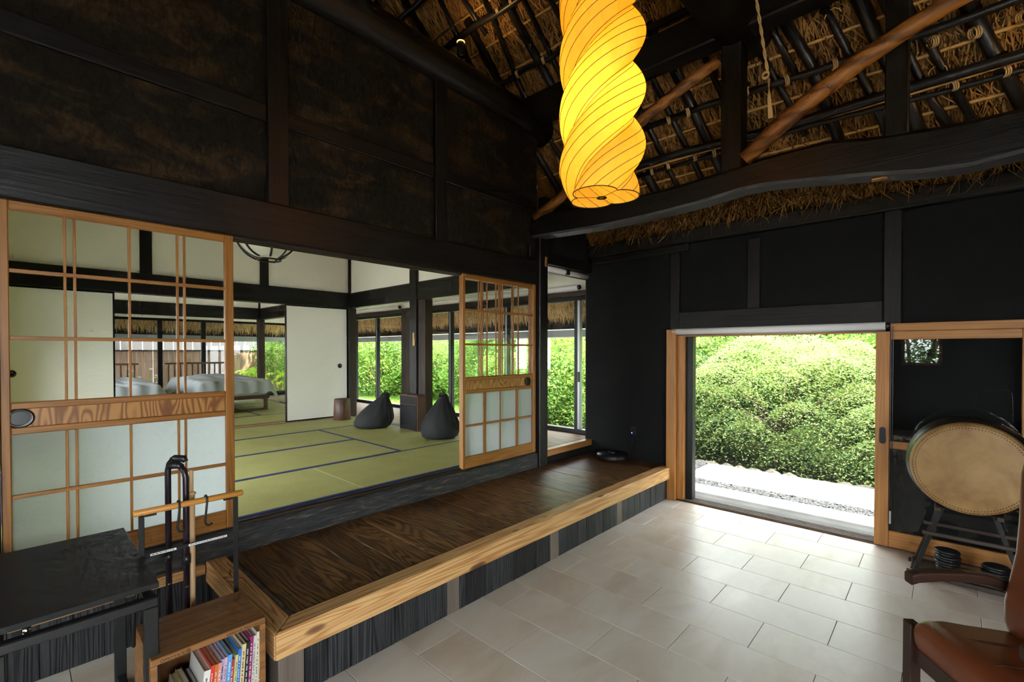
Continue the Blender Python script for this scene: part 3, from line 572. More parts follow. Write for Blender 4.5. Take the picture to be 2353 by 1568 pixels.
# ------------------------------------------------------------------ tatami rooms
base = box('floor_platform', -.4, 5.05, 3.262, 12.4, -.1, .425, 'soil', bev=0); base['kind'] = 'structure'
mat_me = {}
MATLAB = ['green tatami mat along the door sill, running behind the latticed door by the desk', 'green tatami mat along the door sill, ending at the paired latticed doors', 'green tatami mat parallel to the door sill, second row in from it', 'green tatami mat parallel to the door sill, third row in from it',
          'green tatami mat laid crosswise along the veranda, carrying the bean bags', 'green tatami mat laid crosswise along the white plaster side wall', 'green tatami mat along the paper doors, on the plaster wall side', 'green tatami mat along the paper doors with the wooden stool on it']
def tatami_mat(x0, x1, y0, y1, room, i):
    lab = MATLAB[i] if room == 0 else 'green rush tatami mat with indigo cloth edges in the bedroom'
    t = thing('tatami_mat', lab, 'tatami mat', ((x0 + x1) / 2, (y0 + y1) / 2, .425), group='tatami of the front room' if room == 0 else 'tatami of the bedroom')
    g = .0015; long_x = (x1 - x0) > (y1 - y0); b = .03; w = 1.0
    if long_x:
        box('rush_cover', x0 + g, x1 - g, y0 + g, y1 - g, .425, .489, 'tatami', t, .003)
        box('cloth_edge', x0 + g, x1 - g, y0 + g - .0005, y0 + b, .43, .4905, 'border', t, .001); box('cloth_edge', x0 + g, x1 - g, y1 - b, y1 - g + .0005, .43, .4905, 'border', t, .001)
    else:
        box('rush_cover', x0 + g, x1 - g, y0 + g, y1 - g, .425, .489, 'tatami', t, .003)
        box('cloth_edge', x0 + g - .0005, x0 + b, y0 + g, y1 - g, .43, .4905, 'border', t, .001); box('cloth_edge', x1 - b, x1 - g + .0005, y0 + g, y1 - g, .43, .4905, 'border', t, .001)
for dy, room in ((0, 0), (4.03, 1)):
    for i, a in enumerate(((-.06, 1.857, 3.264, 4.215), (1.857, 3.77, 3.264, 4.215), (.88, 2.80, 4.215, 5.18), (.88, 2.80, 5.18, 6.14), (2.80, 3.77, 4.215, 6.14), (-.06, .88, 4.215, 6.14), (-.06, 1.857, 6.14, 7.1), (1.857, 3.77, 6.14, 7.1))):
        tatami_mat(a[0], a[1], a[2] + dy, a[3] + dy, room, i)
# partition between the rooms
wp = box('wall_partition', -.2, 3.8, 7.15, 7.23, 2.45, 3.3, 'white', bev=0); wp['kind'] = 'structure'
box('lintel_beam', -.2, 3.775, 7.1, 7.28, 2.243, 2.487, 'beamX', wp, .01); box('short_post', 1.085, 1.205, 7.125, 7.25, 2.48, 3.3, 'beamZ', wp); box('short_post', 2.435, 2.55, 7.125, 7.25, 2.48, 3.3, 'beamZ', wp)
box('door_sill', -.1, 3.78, 7.1, 7.294, .425, .488, 'yellowwoodX', wp, .003); box('column', 3.775, 3.9, 7.11, 7.26, .425, 3.3, 'oldbrownZ', wp); box('dark_edge_post', 3.765, 3.785, 7.1, 7.12, .49, 3.3, 'beamZ', wp)
tube('iron_hook', [(3.39, 7.1, 2.36), (3.39, 7.07, 2.35), (3.39, 7.06, 2.33), (3.39, 7.07, 2.31), (3.39, 7.075, 2.4)], .004, 'blackmetal', wp, 6)
def grass_print(bm, x0, x1, z0, z1, y, n, dirx):
    rr = random.Random(5)
    for i in range(n):
        bx = x1 - .02 if dirx < 0 else x0 + .02; bz = z0 + rr.uniform(.15, .9) * (z1 - z0) * .9; ln = rr.uniform(.25, .62); a = rr.uniform(.25, 1.3); pts = []
        for k in range(9):
            s = k / 8; px = bx + dirx * ln * s * math.cos(a * (1 - .7 * s)); pz = bz + ln * s * math.sin(a * (1 - .9 * s)) * .9 - .12 * s * s
            if x0 + .02 < px < x1 - .02 and z0 + .02 < pz < z1 - .02: pts.append((px, pz))
        for (ax, az), (bx2, bz2) in zip(pts, pts[1:]):
            w = .0016; bm.faces.new([bm.verts.new((ax, y, az - w)), bm.verts.new((bx2, y, bz2 - w)), bm.verts.new((bx2, y, bz2 + w)), bm.verts.new((ax, y, az + w))])
        for (ax, az) in pts[3:]:
            for q in range(2):
                cx, cz, s = ax + rr.uniform(-.02, .02), az + rr.uniform(-.025, .01), rr.uniform(.004, .010)
                if x0 + .03 < cx < x1 - .03: bm.faces.new([bm.verts.new((cx - s, y, cz)), bm.verts.new((cx, y, cz - s * .6)), bm.verts.new((cx + s, y, cz)), bm.verts.new((cx, y, cz + s * .6))])
def fusuma(label, x0, x1, y, pull, side, prints):
    d = thing('paper_sliding_door', label, 'sliding door', ((x0 + x1) / 2, y, .489))
    box('paper_panel', x0 + .012, x1 - .012, y - .012, y + .012, .505, 2.227, 'fusuma', d, 0)
    for a, b in ((x0, x0 + .018), (x1 - .018, x1)): box('lacquer_edge', a, b, y - .015, y + .015, .489, 2.243, 'blacklac', d, .002)
    for a, b in ((.489, .507), (2.222, 2.243)): box('lacquer_edge', x0 + .018, x1 - .018, y - .015, y + .015, a, b, 'blacklac', d, .002)
    po = lathe('door_pull', [(.036, 0), (.038, -.006), (.03, -.007), (.026, -.002), (.0005, -.002)], 'blacklac', d, 24, (pull, y - .0125, 1.31), 'Y', cap=False); lathe('pull_ring', [(.028, -.0072), (.03, -.0085), (.028, -.009)], 'alu', po, 24, (pull, y - .0125, 1.31), 'Y', cap=False)
    bm = bmesh.new(); grass_print(bm, x0 + .02, x1 - .02, .52, 2.22, y - .0126, prints, side); finish('grass_pattern', bm, 'fusumaprint', d)
fusuma('white paper sliding door with pale grass print beside the wooden stool', 2.785, 3.765, 7.165, 3.627, -1, 26)
fusuma('white paper sliding door with pale grass print seen through the latticed door', -.06, .85, 7.165, .015, -1, 34)
fusuma('white paper sliding door tucked behind the one beside the stool', 2.80, 3.765, 7.205, 2.9, -1, 10)
fusuma('white paper sliding door tucked behind the one seen through the lattice', -.06, .835, 7.205, .7, 1, 6)
# side of the rooms towards the veranda
wv = box('wall_veranda', 3.81, 3.89, 3.25, 11.3, 2.45, 3.3, 'white', bev=0); wv['kind'] = 'structure'
box('lintel_beam', 3.78, 3.92, 3.25, 7.11, 2.243, 2.49, 'beamY', wv, .012); box('lintel_beam', 3.78, 3.92, 7.26, 11.2, 2.243, 2.49, 'beamY', wv, .012)
box('short_post', 3.765, 3.81, 5.265, 5.42, .96, 3.3, 'beamZ', wv, .004); box('column', 3.79, 3.92, 5.1, 5.255, .425, 2.25, 'oldbrownZ', wv, .006); box('corner_column', 3.77, 3.9, 11.15, 11.28, .425, 3.3, 'oldbrownZ', wv, .006)
box('floor_edge', 3.772, 3.86, 3.27, 11.2, .425, .488, 'oldbrownY', wv, .003)
box('thermometer', 3.756, 3.765, 5.3, 5.335, 1.62, 1.8, 'bamboo', wv, .002); box('thermometer', 3.752, 3.765, 5.285, 5.305, 1.62, 1.71, 'bamboo', wv, .002)
wb = box('wall_bedroom', -.2, 3.8, 11.17, 11.25, 2.45, 3.3, 'white', bev=0); wb['kind'] = 'structure'; box('lintel_beam', -.2, 3.775, 11.13, 11.28, 2.243, 2.49, 'beamX', wb, .012)
ws = structure('wall_side'); bm = bmesh.new(); HS = [(3.9, 6.8, .49, 1.95), (7.9, 10.9, .49, 1.95)]  # unseen side windows added to bring light into the tatami rooms
wall_holes(bm, 3.28, 12.4, 3.3, HS, lambda a, b, c, d: (-.3, -.12, a, b, c, d)); finish('plaster_panel', bm, 'white', ws)
for i, (a, b, z0, z1) in enumerate(HS):
    w7 = structure('window_%d' % (10 + i))
    for y in (a, (a + b) / 2 - .025, b - .05): box('window_frame', -.25, -.15, y, y + .05, z0, z1, 'darkframe', w7)
    for z in (z0, z1 - .05): box('window_frame', -.25, -.15, a, b, z, z + .05, 'darkframe', w7)
    box('glass_pane', -.21, -.206, a, b, z0, z1, 'glass', w7, 0)
cl = box('ceiling_board', -.3, 3.9, 3.24, 11.3, 3.3, 3.34, 'ceilwhite', bev=0); cl['kind'] = 'structure'
# veranda floor: single boards
vf = box('floor_veranda', 3.86, 5.06, 3.2, 12.4, .4, .44, 'soil', bev=0); vf['kind'] = 'structure'
for k in range(9):
    a = 3.862 + k * .1325
    for y0, y1 in ((3.2, 5.9), (5.9, 8.6), (8.6, 11.3)): box('floor_board', a, a + .1305, y0 + .001, y1 - .001, .44, .484, 'engawa', vf, .002)
for k in range(8): box('floor_board', -.2 + k * .51, -.2 + k * .51 + .508, 11.3, 12.35, .44, .484, 'engawa', vf, .002)
# veranda windows
def window_x(name, y0, y1, stiles, X=5.0, z0=.487, z1=2.25):
    w = structure(name)
    for a, b in ((z0, z0 + .05), (z1 - .05, z1)): box('frame_rail', X - .03, X + .07, y0, y1, a, b, 'darkframe', w, .003)
    for y in (y0, y1 - .05): box('frame_jamb', X - .03, X + .07, y, y + .05, z0, z1, 'darkframe', w, .003)
    ys = [y0 + .05] + list(stiles) + [y1 - .05]
    for i, y in enumerate(stiles): box('sash_stile', X - .01, X + .05, y - .04, y + .04, z0 + .05, z1 - .05, 'darkframe', w, .003); box('stile_edge', X - .013, X - .005, y - .012, y + .012, z0 + .06, z1 - .06, 'alu', w, .001)
    for a, b in zip(ys, ys[1:]): box('glass_pane', X + .02, X + .024, a, b, z0 + .05, z1 - .05, 'glass', w, 0)
    box('head_timber', X - .06, X + .09, y0 - .03, y1 + .03, z1, z1 + .07, 'oldbrownY', w, .004)
window_x('window_1', 7.36, 9.22, (8.31,)); window_x('window_2', 3.27, 7.06, (4.74, 6.03)); window_x('window_3', 9.4, 12.25, (10.8,))
w2 = bpy.data.objects['window_2']
box('sash_stile', 4.985, 5.05, 3.435, 3.47, .537, 2.2, 'alu', w2, .003); box('sash_stile', 4.985, 5.05, 3.47, 3.52, .537, 2.2, 'darkframe', w2, .003); box('crescent_lock', 4.955, 4.99, 3.43, 3.46, 1.15, 1.28, 'blackplastic', w2, .004)
wo = box('wall_outer', 5.0, 5.08, 3.2, 12.4, 2.32, 2.9, 'white', bev=0); wo['kind'] = 'structure'
box('post', 4.93, 5.08, 7.06, 7.36, .44, 2.33, 'oldbrownZ', wo, .006); box('post', 4.95, 5.08, 9.22, 9.4, .44, 2.33, 'oldbrownZ', wo, .006)
box('sill_wall', 4.99, 5.08, 3.2, 12.4, -.1, .487, 'blackplaster', wo, 0); box('end_wall', 4.885, 5.08, 3.15, 3.27, 0, 2.9, 'oldbrownZ', wo, 0)
vc = box('ceiling_veranda', 3.89, 5.08, 3.2, 12.4, 2.86, 2.9, 'ceilwhite', bev=0); vc['kind'] = 'structure'
w4 = structure('window_4')
for a, b in ((.487, .54), (2.2, 2.25)): box('frame_rail', -.3, 5.0, 12.29, 12.38, a, b, 'darkframe', w4, .003)
XS = [-.3, .95, 2.2, 3.0, 4.2, 4.95]
for x in XS: box('sash_stile', x - .04, x + .04, 12.28, 12.36, .487, 2.25, 'darkframe', w4, .003)
for a, b in zip(XS, XS[1:]): box('glass_pane', a, b, 12.32, 12.324, .54, 2.2, 'glass', w4, 0)
box('head_wall', -.3, 5.0, 12.29, 12.38, 2.25, 2.9, 'white', w4, 0); box('sill_wall', -.3, 5.0, 12.3, 12.4, -.1, .487, 'blackplaster', w4, 0)
# roller blinds
def blind(label, p0, p1, r_, box_x):
    t = thing('roller_blind', label, 'roller blind', ((p0[0] + p1[0]) / 2, (p0[1] + p1[1]) / 2, p0[2] - r_))
    tube('rolled_cloth', [p0, p1], r_, 'blind', t, 18); d = (Vector(p1) - Vector(p0)).normalized()
    tube('end_cap', [Vector(p0) - d * .03, Vector(p0)], r_ * .8, 'blackplastic', t, 12); tube('end_cap', [Vector(p1), Vector(p1) + d * .03], r_ * .8, 'blackplastic', t, 12)
    n = Vector((0, 0, -1)); q = Vector((0, 0, -r_ - .004)); tube('hem_bar', [Vector(p0) + q, Vector(p1) + q], .007, 'alu', t, 8)
    return t
b1 = blind('white roller blind rolled up above the garden doorway', (4.70, .34, 1.747), (4.70, 2.07, 1.747), .031, 0)
bm = bmesh.new()
for s in (-1, 1): addtube(bm, [(4.665 , .296 + .006 * s + .0005 * math.sin(k * 2.5 + s), 1.74 - .03 * k) for k in range(48)], .0026, 5)
finish('pull_chain', bm, 'blackplastic', b1); box('chain_weight', 4.657, 4.673, .29, .304, .2, .3, 'alu', b1, .002)
blind('white roller blind above the far veranda window', (4.93, 7.42, 2.36), (4.93, 9.15, 2.36), .035, 0); blind('long white roller blind above the near veranda window', (4.93, 3.42, 2.36), (4.93, 7.0, 2.36), .035, 0)
b4 = blind('white roller blind under the dark lintel by the corner column', (3.95, 3.2, 2.45), (4.84, 3.2, 2.45), .033, 0); box('bracket', 4.33, 4.39, 3.155, 3.2, 2.42, 2.5, 'blackplastic', b4, .004)

# ------------------------------------------------------------------ things in the front room
def mesh_sphere(name, fn, mat, parent, nu=32, nv=20, world=False):
    bm = bmesh.new(); g = [[bm.verts.new(fn(u / nu * 2 * math.pi, v / nv * math.pi)) for u in range(nu)] for v in range(nv + 1)]
    for v in range(nv):
        for u in range(nu): bm.faces.new((g[v][u], g[v][(u + 1) % nu], g[v + 1][(u + 1) % nu], g[v + 1][u]))
    bmesh.ops.remove_doubles(bm, verts=bm.verts[:], dist=1e-5); bmesh.ops.recalc_face_normals(bm, faces=bm.faces[:]); return finish(name, bm, mat, parent, True, world)
def beanbag(label, loc, rz, tall, lean, wide):
    t = thing('bean_bag', label, 'bean bag', loc, rz, 'dark bean bags')
    PR = [(0, .0), (.012, .78), (.06, .93), (.18, 1.0), (.34, .96), (.5, .82), (.65, .64), (.78, .45), (.88, .29), (.94, .2), (.965, .24), (1, .13)]
    def rad(h): return float(np.interp(h, [p[0] for p in PR], [p[1] for p in PR]))
    def P(u, h, k=1.): 
        rip = 1 + .10 * math.sin(11 * u + 5 * h) * max(0, h - .35) + .03 * math.sin(3 * u + 2) + .02 * math.sin(7 * u + 9 * h); r_ = rad(h) * wide * rip * k
        return (r_ * math.cos(u) * (1.12 if math.cos(u) < 0 else .95) + lean * h ** 1.2, r_ * math.sin(u), tall * h)
    HS_ = [0, .003, .012, .03, .06, .1, .18, .26, .34, .42, .5, .58, .65, .72, .78, .83, .88, .91, .94, .965, 1]
    bm = bmesh.new(); g = [[bm.verts.new(P(2 * math.pi * k / 44, h if h > 0 else 0)) for k in range(44)] for h in HS_[1:]]
    for r0, r1 in zip(g, g[1:]):
        for k in range(44): bm.faces.new((r0[k], r0[(k + 1) % 44], r1[(k + 1) % 44], r1[k]))
    bm.faces.new(g[0][::-1]); bm.faces.new(g[-1]); finish('cushion', bm, 'beanbag', t, True, False); x = lean
    tube('carry_loop', [(x - .03, .01, tall * .93), (x - .055, .02, tall * .99), (x - .02, .025, tall * 1.04), (x + .04, .02, tall * 1.0), (x + .05, .01, tall * .9)], .012, 'beanbag', t, 6, False)
    for k in range(3): tube('tie_cord', [P(-.5 + .25 * k + .1 * math.sin(9 * h), h, 1.02) for h in (.9, .8, .65, .5, .35, .22)], .005, 'beanbag', t, 5, False)
beanbag('charcoal fabric bean bag leaning left of the dark wooden box', (3.44, 5.82, .4895), R(-47), .46, .17, .25)
beanbag('charcoal fabric bean bag with a tied top beside the lattice door', (3.58, 4.50, .4895), R(-47), .52, .03, .225)
bx = thing('wooden_box', 'tall dark lacquered wooden box with one drawer between the bean bags', 'box', (3.69, 5.24, .489))
box('body', 3.622, 3.76, 5.04, 5.445, .489, .955, 'walnut', bx); box('drawer_front', 3.612, 3.623, 5.055, 5.43, .84, .94, 'blacklac', bx); box('front_panel', 3.612, 3.623, 5.055, 5.43, .5, .83, 'blacklac', bx); box('top_rim', 3.615, 3.765, 5.035, 5.45, .955, .965, 'walnut', bx, .002)
ts = thing('wooden_stool', 'round tapered walnut stool standing by the paper door', 'stool', (3.5, 6.83, .489)); lathe('trunk', [(.128, 0), (.13, .004), (.115, .315), (.111, .32)], 'walnut', ts, 32, world=False); lathe('seat_inlay', [(.098, .32), (.097, .3225)], 'oldbrownX', ts, 32, world=False)
# ceiling lamp with black ribs
lp = thing('ceiling_lamp', 'bowl-shaped white ceiling lamp with curved black ribs in the front room', 'lamp', (1.88, 5.25, 2.5))
prof = [(.31 * math.sin(R(a)) ** .85, .38 - .35 * math.cos(R(a)) ** .8) for a in (16, 24, 32, 40, 48, 56, 64, 72, 80, 90)]
lathe('lamp_shade', prof, 'lampshade', lp, 40, world=False, cap=True)
for k in range(6):
    a = k * math.pi / 3 + .3; tube('rib', [((r_ + .006) * math.cos(a), (r_ + .006) * math.sin(a), z - .004) for r_, z in prof], .0105, 'lamprib', lp, 6, False)
    a2 = a + math.pi / 6; tube('outer_rib', [((r_ * 1.02 + .012) * math.cos(a2 + s), (r_ * 1.02 + .012) * math.sin(a2 + s), z - .035 + .03 * (i / 9)) for i, ((r_, z), s) in enumerate(zip(prof, (0, .015, .03, .045, .06, .07, .08, .08, .08, .08)))], .009, 'lamprib', lp, 6, False) if k % 2 == 0 else None
bm = bmesh.new(); addtube(bm, [(.115 * math.cos(a), .115 * math.sin(a), .012) for a in np.linspace(0, 2 * math.pi, 31)], .009, 6, False); finish('hub_ring', bm, 'lamprib', lp, True, False); lathe('cord', [(.008, .36), (.008, .8)], 'lamprib', lp, 8, world=False)
# ------------------------------------------------------------------ bedroom: two beds
def bed(label, x0):
    b = thing('bed', label, 'bed', (x0 + .55, 10.0, .489)); x1 = x0 + 1.1
    box('slat_base', x0, x1, 8.95, 11.05, .70, .76, 'bedwood', b); 
    for y in (9.0, 10.9):
        box('leg_frame', x0 + .02, x0 + .07, y - .03, y + .03, .4915, .70, 'bedwood', b); box('leg_frame', x1 - .07, x1 - .02, y - .03, y + .03, .4915, .70, 'bedwood', b); box('leg_rail', x0 + .07, x1 - .07, y - .025, y + .025, .4915, .525, 'bedwood', b)
    box('mattress', x0 + .02, x1 - .02, 8.93, 11.03, .76, .9, 'duvetw', b, .03)
    nx, ny = 36, 60; bm = bmesh.new(); g = []
    for i in range(nx + 1):
        row = []
        for j in range(ny + 1):
            u, v = i / nx, j / ny; x = x0 - .09 + 1.28 * u; y = 8.72 + 2.2 * v; ed = min(u, 1 - u) * 1.28; ev = min(v * 2.2, .3 + (1 - v) * 2)
            drop = .24 * max(0, 1 - ed / .13) ** 1.5 + .2 * max(0, 1 - ev / .16) ** 1.5
            z = 1.02 - drop + .09 * math.exp(-((v - .6) / .35) ** 2) * math.sin(math.pi * u) ** .5 + .02 * math.sin(7 * u + 5 * v) * math.sin(9 * v) + .012 * math.sin(31 * u + 13 * v) * math.sin(17 * v + 4 * u) + .02 * math.sin(40 * v) * max(0, 1 - ed / .2) + .02 * math.sin(38 * u) * max(0, 1 - ev / .25)
            row.append(bm.verts.new((x, y, z)))
        g.append(row)
    for i in range(nx):
        for j in range(ny): bm.faces.new((g[i][j], g[i + 1][j], g[i + 1][j + 1], g[i][j + 1]))
    d = finish('duvet', bm, 'duvet', b, True)
    hb = box('headboard_rail', x0 - .05, x1 + .05, 11.06, 11.1, 1.285, 1.32, 'bedwood', b)
    for k in range(12): box('headboard_bar', x0 + .0 + k * .098, x0 + .022 + k * .098, 11.065, 11.095, .76, 1.285, 'bedwood', b, .002)
bed('grey-duveted wooden bed with barred headboard whose foot shows beside the lattice door', 2.1); bed('grey-duveted wooden bed with barred headboard mostly behind the left paper door', .5)

# ------------------------------------------------------------------ twisted paper lantern
def lantern_mat():
    m = bpy.data.materials.new('lantern_paper'); m.use_nodes = True; nt = m.node_tree; nt.nodes.remove(nt.nodes['Principled BSDF'])
    n = noise(m, coords(m, (14, 14, 7), False), 1., 4., .6, .8); c = ramp(m, n, [(.3, (.9, .55, .10)), (.7, (1, .66, .16))])
    d = N(m, 'ShaderNodeBsdfDiffuse'); t = N(m, 'ShaderNodeBsdfTranslucent'); L(m, c, t.inputs[0]); L(m, c, d.inputs[0]); mx = N(m, 'ShaderNodeMixShader'); mx.inputs[0].default_value = .62
    L(m, d.outputs[0], mx.inputs[1]); L(m, t.outputs[0], mx.inputs[2])
    e = N(m, 'ShaderNodeEmission'); e.inputs[0].default_value = (1, .37, .005, 1); e.inputs[1].default_value = .145; ad = N(m, 'ShaderNodeAddShader'); L(m, mx.outputs[0], ad.inputs[0]); L(m, e.outputs[0], ad.inputs[1])
    b = N(m, 'ShaderNodeBump'); b.inputs['Strength'].default_value = .5; b.inputs['Distance'].default_value = .01; L(m, n, b.inputs['Height']); L(m, b.outputs[0], d.inputs['Normal']); L(m, b.outputs[0], t.inputs['Normal'])
    L(m, ad.outputs[0], nt.nodes['Material Output'].inputs[0]); return m
MAT['lantern'] = lantern_mat()
LX, LY, LZ0, LZ1, LR = 1.95, 1.217, 2.29, 3.80, .198
lt = thing('paper_lantern', 'tall glowing yellow paper lantern twisted in three lobes with dark wire ribs', 'lantern', (LX, LY, LZ0))
TWIST = 2.094 / .262
def lant(phi, z, k=1.0):
    r_ = LR * k * (.68 + .35 * abs(math.cos(1.5 * phi)) ** .8); end = min(1, .86 + (z - LZ0) * 1.1); r_ *= end; a = phi + TWIST * (z - LZ0) + 1.2
    return (LX + r_ * math.cos(a), LY + r_ * math.sin(a), z)
bm = bmesh.new(); nz, nf = 150, 108; G = []
for i in range(nz + 1):
    z = LZ0 + (LZ1 - LZ0) * i / nz; G.append([bm.verts.new(lant(2 * math.pi * j / nf, z)) for j in range(nf)])
for i in range(nz):
    for j in range(nf): bm.faces.new((G[i][j], G[i][(j + 1) % nf], G[i + 1][(j + 1) % nf], G[i + 1][j]))
finish('paper_shade', bm, 'lantern', lt, True)
MAT['wire'] = M('dark_wire', (.02, .012, .005), .5)
for l_ in range(3):
    for q in (-.33, -.2, -.07, .07, .2, .33):
        ph = l_ * 2.0944 + q * 2.9; tube('wire_rib', [lant(ph, LZ0 + (LZ1 - LZ0) * i / 60, 1.006) for i in range(61)], .0014, 'wire', lt, 5)
bm = bmesh.new(); addtube(bm, [lant(2 * math.pi * j / 60, LZ0, 1.0) for j in range(61)], .0024, 5, False); finish('bottom_hoop', bm, 'wire', lt)
bm = bmesh.new(); addlathe(bm, [(.01, 0), (.024, 0), (.024, .003), (.01, .003), (.01, 0)], 20, (LX, LY, LZ0 - .004)); finish('centre_ring', bm, 'blackmetal', lt)
for k in range(3):
    p = lant(k * 2.0944 + 1.047, LZ0); tube('cross_wire', [(LX, LY, LZ0), p], .0014, 'wire', lt, 5)
mb = M('bulb_glow', (1, .9, .6)); bsdf(mb).inputs['Emission Color'].default_value = (1, .72, .28, 1); bsdf(mb).inputs['Emission Strength'].default_value = 12.
lathe('bulb', [(.001, -.045), (.02, -.04), (.032, -.015), (.032, .01), (.018, .045), (.014, .06)], mb, lt, 16, (LX, LY, 2.72)); tube('cord', [(LX, LY, 2.78), (LX, LY, 5.2)], .005, 'blackplastic', lt, 6)
pl_ = bpy.data.lights.new('lantern_light', 'POINT'); pl_.energy = .34; pl_.color = (1, .40, .05); pl_.shadow_soft_size = .05
po = bpy.data.objects.new('lantern_light', pl_); COL.objects.link(po); po.parent = lt; po.location = (0, 0, 2.72 - LZ0 + .0)

# ------------------------------------------------------------------ black desk
dk = thing('desk', 'black lift-top desk with a square steel frame beside the bookcase', 'desk', (.0, 2.5, 0))
box('desk_top', -.62, .368, 2.112, 2.888, .678, .70, 'desktop', dk, .002)
def frame(y):
    for x in (-.058, .318): box('leg', x, x + .042, y, y + .035, 0, .628, 'blackmetal', dk, .003)
    box('frame_rail', -.058, .36, y, y + .035, .628, .662, 'blackmetal', dk, .004)
frame(2.075); frame(2.78)
for x in (-.05, .325): box('side_rail', x, x + .03, 2.11, 2.78, .632, .658, 'blackmetal', dk); box('foot_rail', x, x + .03, 2.11, 2.78, .02, .05, 'blackmetal', dk)
tube('lift_arm', [(.31, 2.14, .678), (.30, 2.15, .6), (.305, 2.2, .45)], .006, 'blackmetal', dk, 6); tube('lift_pin', [(.03, 2.13, .64), (.03, 2.13, .678)], .011, 'chrome', dk, 10); tube('lift_pin', [(.3, 2.6, .64), (.3, 2.6, .678)], .011, 'chrome', dk, 10)
# ------------------------------------------------------------------ open crate of books
cr = thing('book_crate', 'open brown wooden crate used as a bookcase at the end of the step', 'crate', (.52, 2.2, 0))
box('top_board', .33, .71, 2.045, 2.36, .428, .451, 'cratewood', cr, .003); box('bottom_board', .33, .71, 2.045, 2.36, 0, .022, 'cratewood', cr, .003)
box('side_board', .33, .35, 2.045, 2.36, .022, .428, 'cratewood', cr, .002); box('side_board', .69, .71, 2.045, 2.36, .022, .428, 'cratewood', cr, .002); box('back_board', .35, .69, 2.345, 2.36, .022, .428, 'cratewood', cr, .002)
MAT['ink'] = M('stamped_ink', (.02, .012, .008), .8)
def text(name, body, loc, size, parent, mat, rot=(R(90), 0, 0)):
    cu = bpy.data.curves.new(name, 'FONT'); cu.body = body; cu.size = size; cu.resolution_u = 2; o = bpy.data.objects.new(name, cu); COL.objects.link(o)
    bpy.context.view_layer.update(); dg = bpy.context.evaluated_depsgraph_get(); me = bpy.data.meshes.new_from_object(o.evaluated_get(dg)); bpy.data.objects.remove(o)
    me.materials.clear(); me.materials.append(MAT[mat]); q = bpy.data.objects.new(name, me); link(q, parent); pl = Vector(LOC[parent.name]); q.location = Vector(loc) - pl; q.rotation_euler = rot; return q
text('stamped_lettering', 'OMOYA文庫', (.356, 2.0435, .433), .0165, cr, 'ink'); text('stamped_lettering', 'OMOYA Mini Library', (.567, 2.0435, .433), .0155, cr, 'ink')
BOOKS = [('tan', (.4, .33, .2), .012, .2), ('olive', (.22, .23, .12), .009, .215), ('pale tan', (.5, .44, .3), .011, .23), ('cream', (.58, .52, .38), .014, .265), ('mustard', (.42, .3, .08), .02, .28), ('purple', (.16, .05, .24), .016, .255), ('navy', (.06, .09, .26), .014, .262), ('white', (.68, .66, .6), .022, .325),
         ('scarlet', (.55, .04, .03), .011, .335), ('orange red', (.55, .12, .03), .011, .337), ('coral', (.58, .26, .18), .012, .338), ('lilac', (.4, .33, .58), .011, .342), ('pink', (.6, .38, .42), .009, .344), ('sky blue', (.1, .3, .6), .014, .352), ('crimson', (.4, .03, .06), .012, .325), ('lime', (.5, .52, .2), .01, .34),
         ('cobalt', (.03, .16, .5), .012, .357), ('buff', (.6, .47, .25), .015, .37), ('black', (.012, .012, .014), .015, .373), ('maroon', (.26, .02, .12), .014, .385), ('grey', (.5, .5, .46), .01, .382), ('ivory', (.6, .55, .42), .011, .395), ('beige', (.52, .42, .28), .013, .397)]
xx = .356; MAT['pages'] = M('book_pages', (.62, .56, .42), .9); MAT['title'] = M('title_print', (.75, .72, .66), .7)
for i, (nm, c, w, h) in enumerate(BOOKS):
    lean = R(3 + 5 * (1 - i / 22)); y0 = 2.052 + random.uniform(0, .012)
    b = thing('book', f'{nm} paperback book standing in the wooden crate', 'book', (xx, y0, .0225), group='books in the crate'); b.rotation_euler = (0, lean, 0); h2 = h - .022
    mc = M('cover_' + nm.replace(' ', '_'), c, .45); MAT['_c'] = mc
    bm = bmesh.new(); addbox(bm, 0, w, 0, .0025, 0, h2); addbox(bm, 0, .0012, .0025, .19, 0, h2); addbox(bm, w - .0012, w, .0025, .19, 0, h2); finish('cover', bm, mc, b, world=False)
    box('page_block', .0012, w - .0012, .0025, .186, .003, h2 - .003, 'pages', b, 0, False)
    bm = bmesh.new(); z = h2 - .03
    while z > h2 * .35:
        s = random.uniform(.0025, .0055); addbox(bm, w * random.uniform(.32, .42), w * random.uniform(.56, .66), -.0006, 0, z - s, z); z -= s + random.choice((.002, .002, .008))
    finish('spine_print', bm, 'title' if sum(c) < 1.1 else 'ink', b, world=False); xx += w / math.cos(lean) + .0014
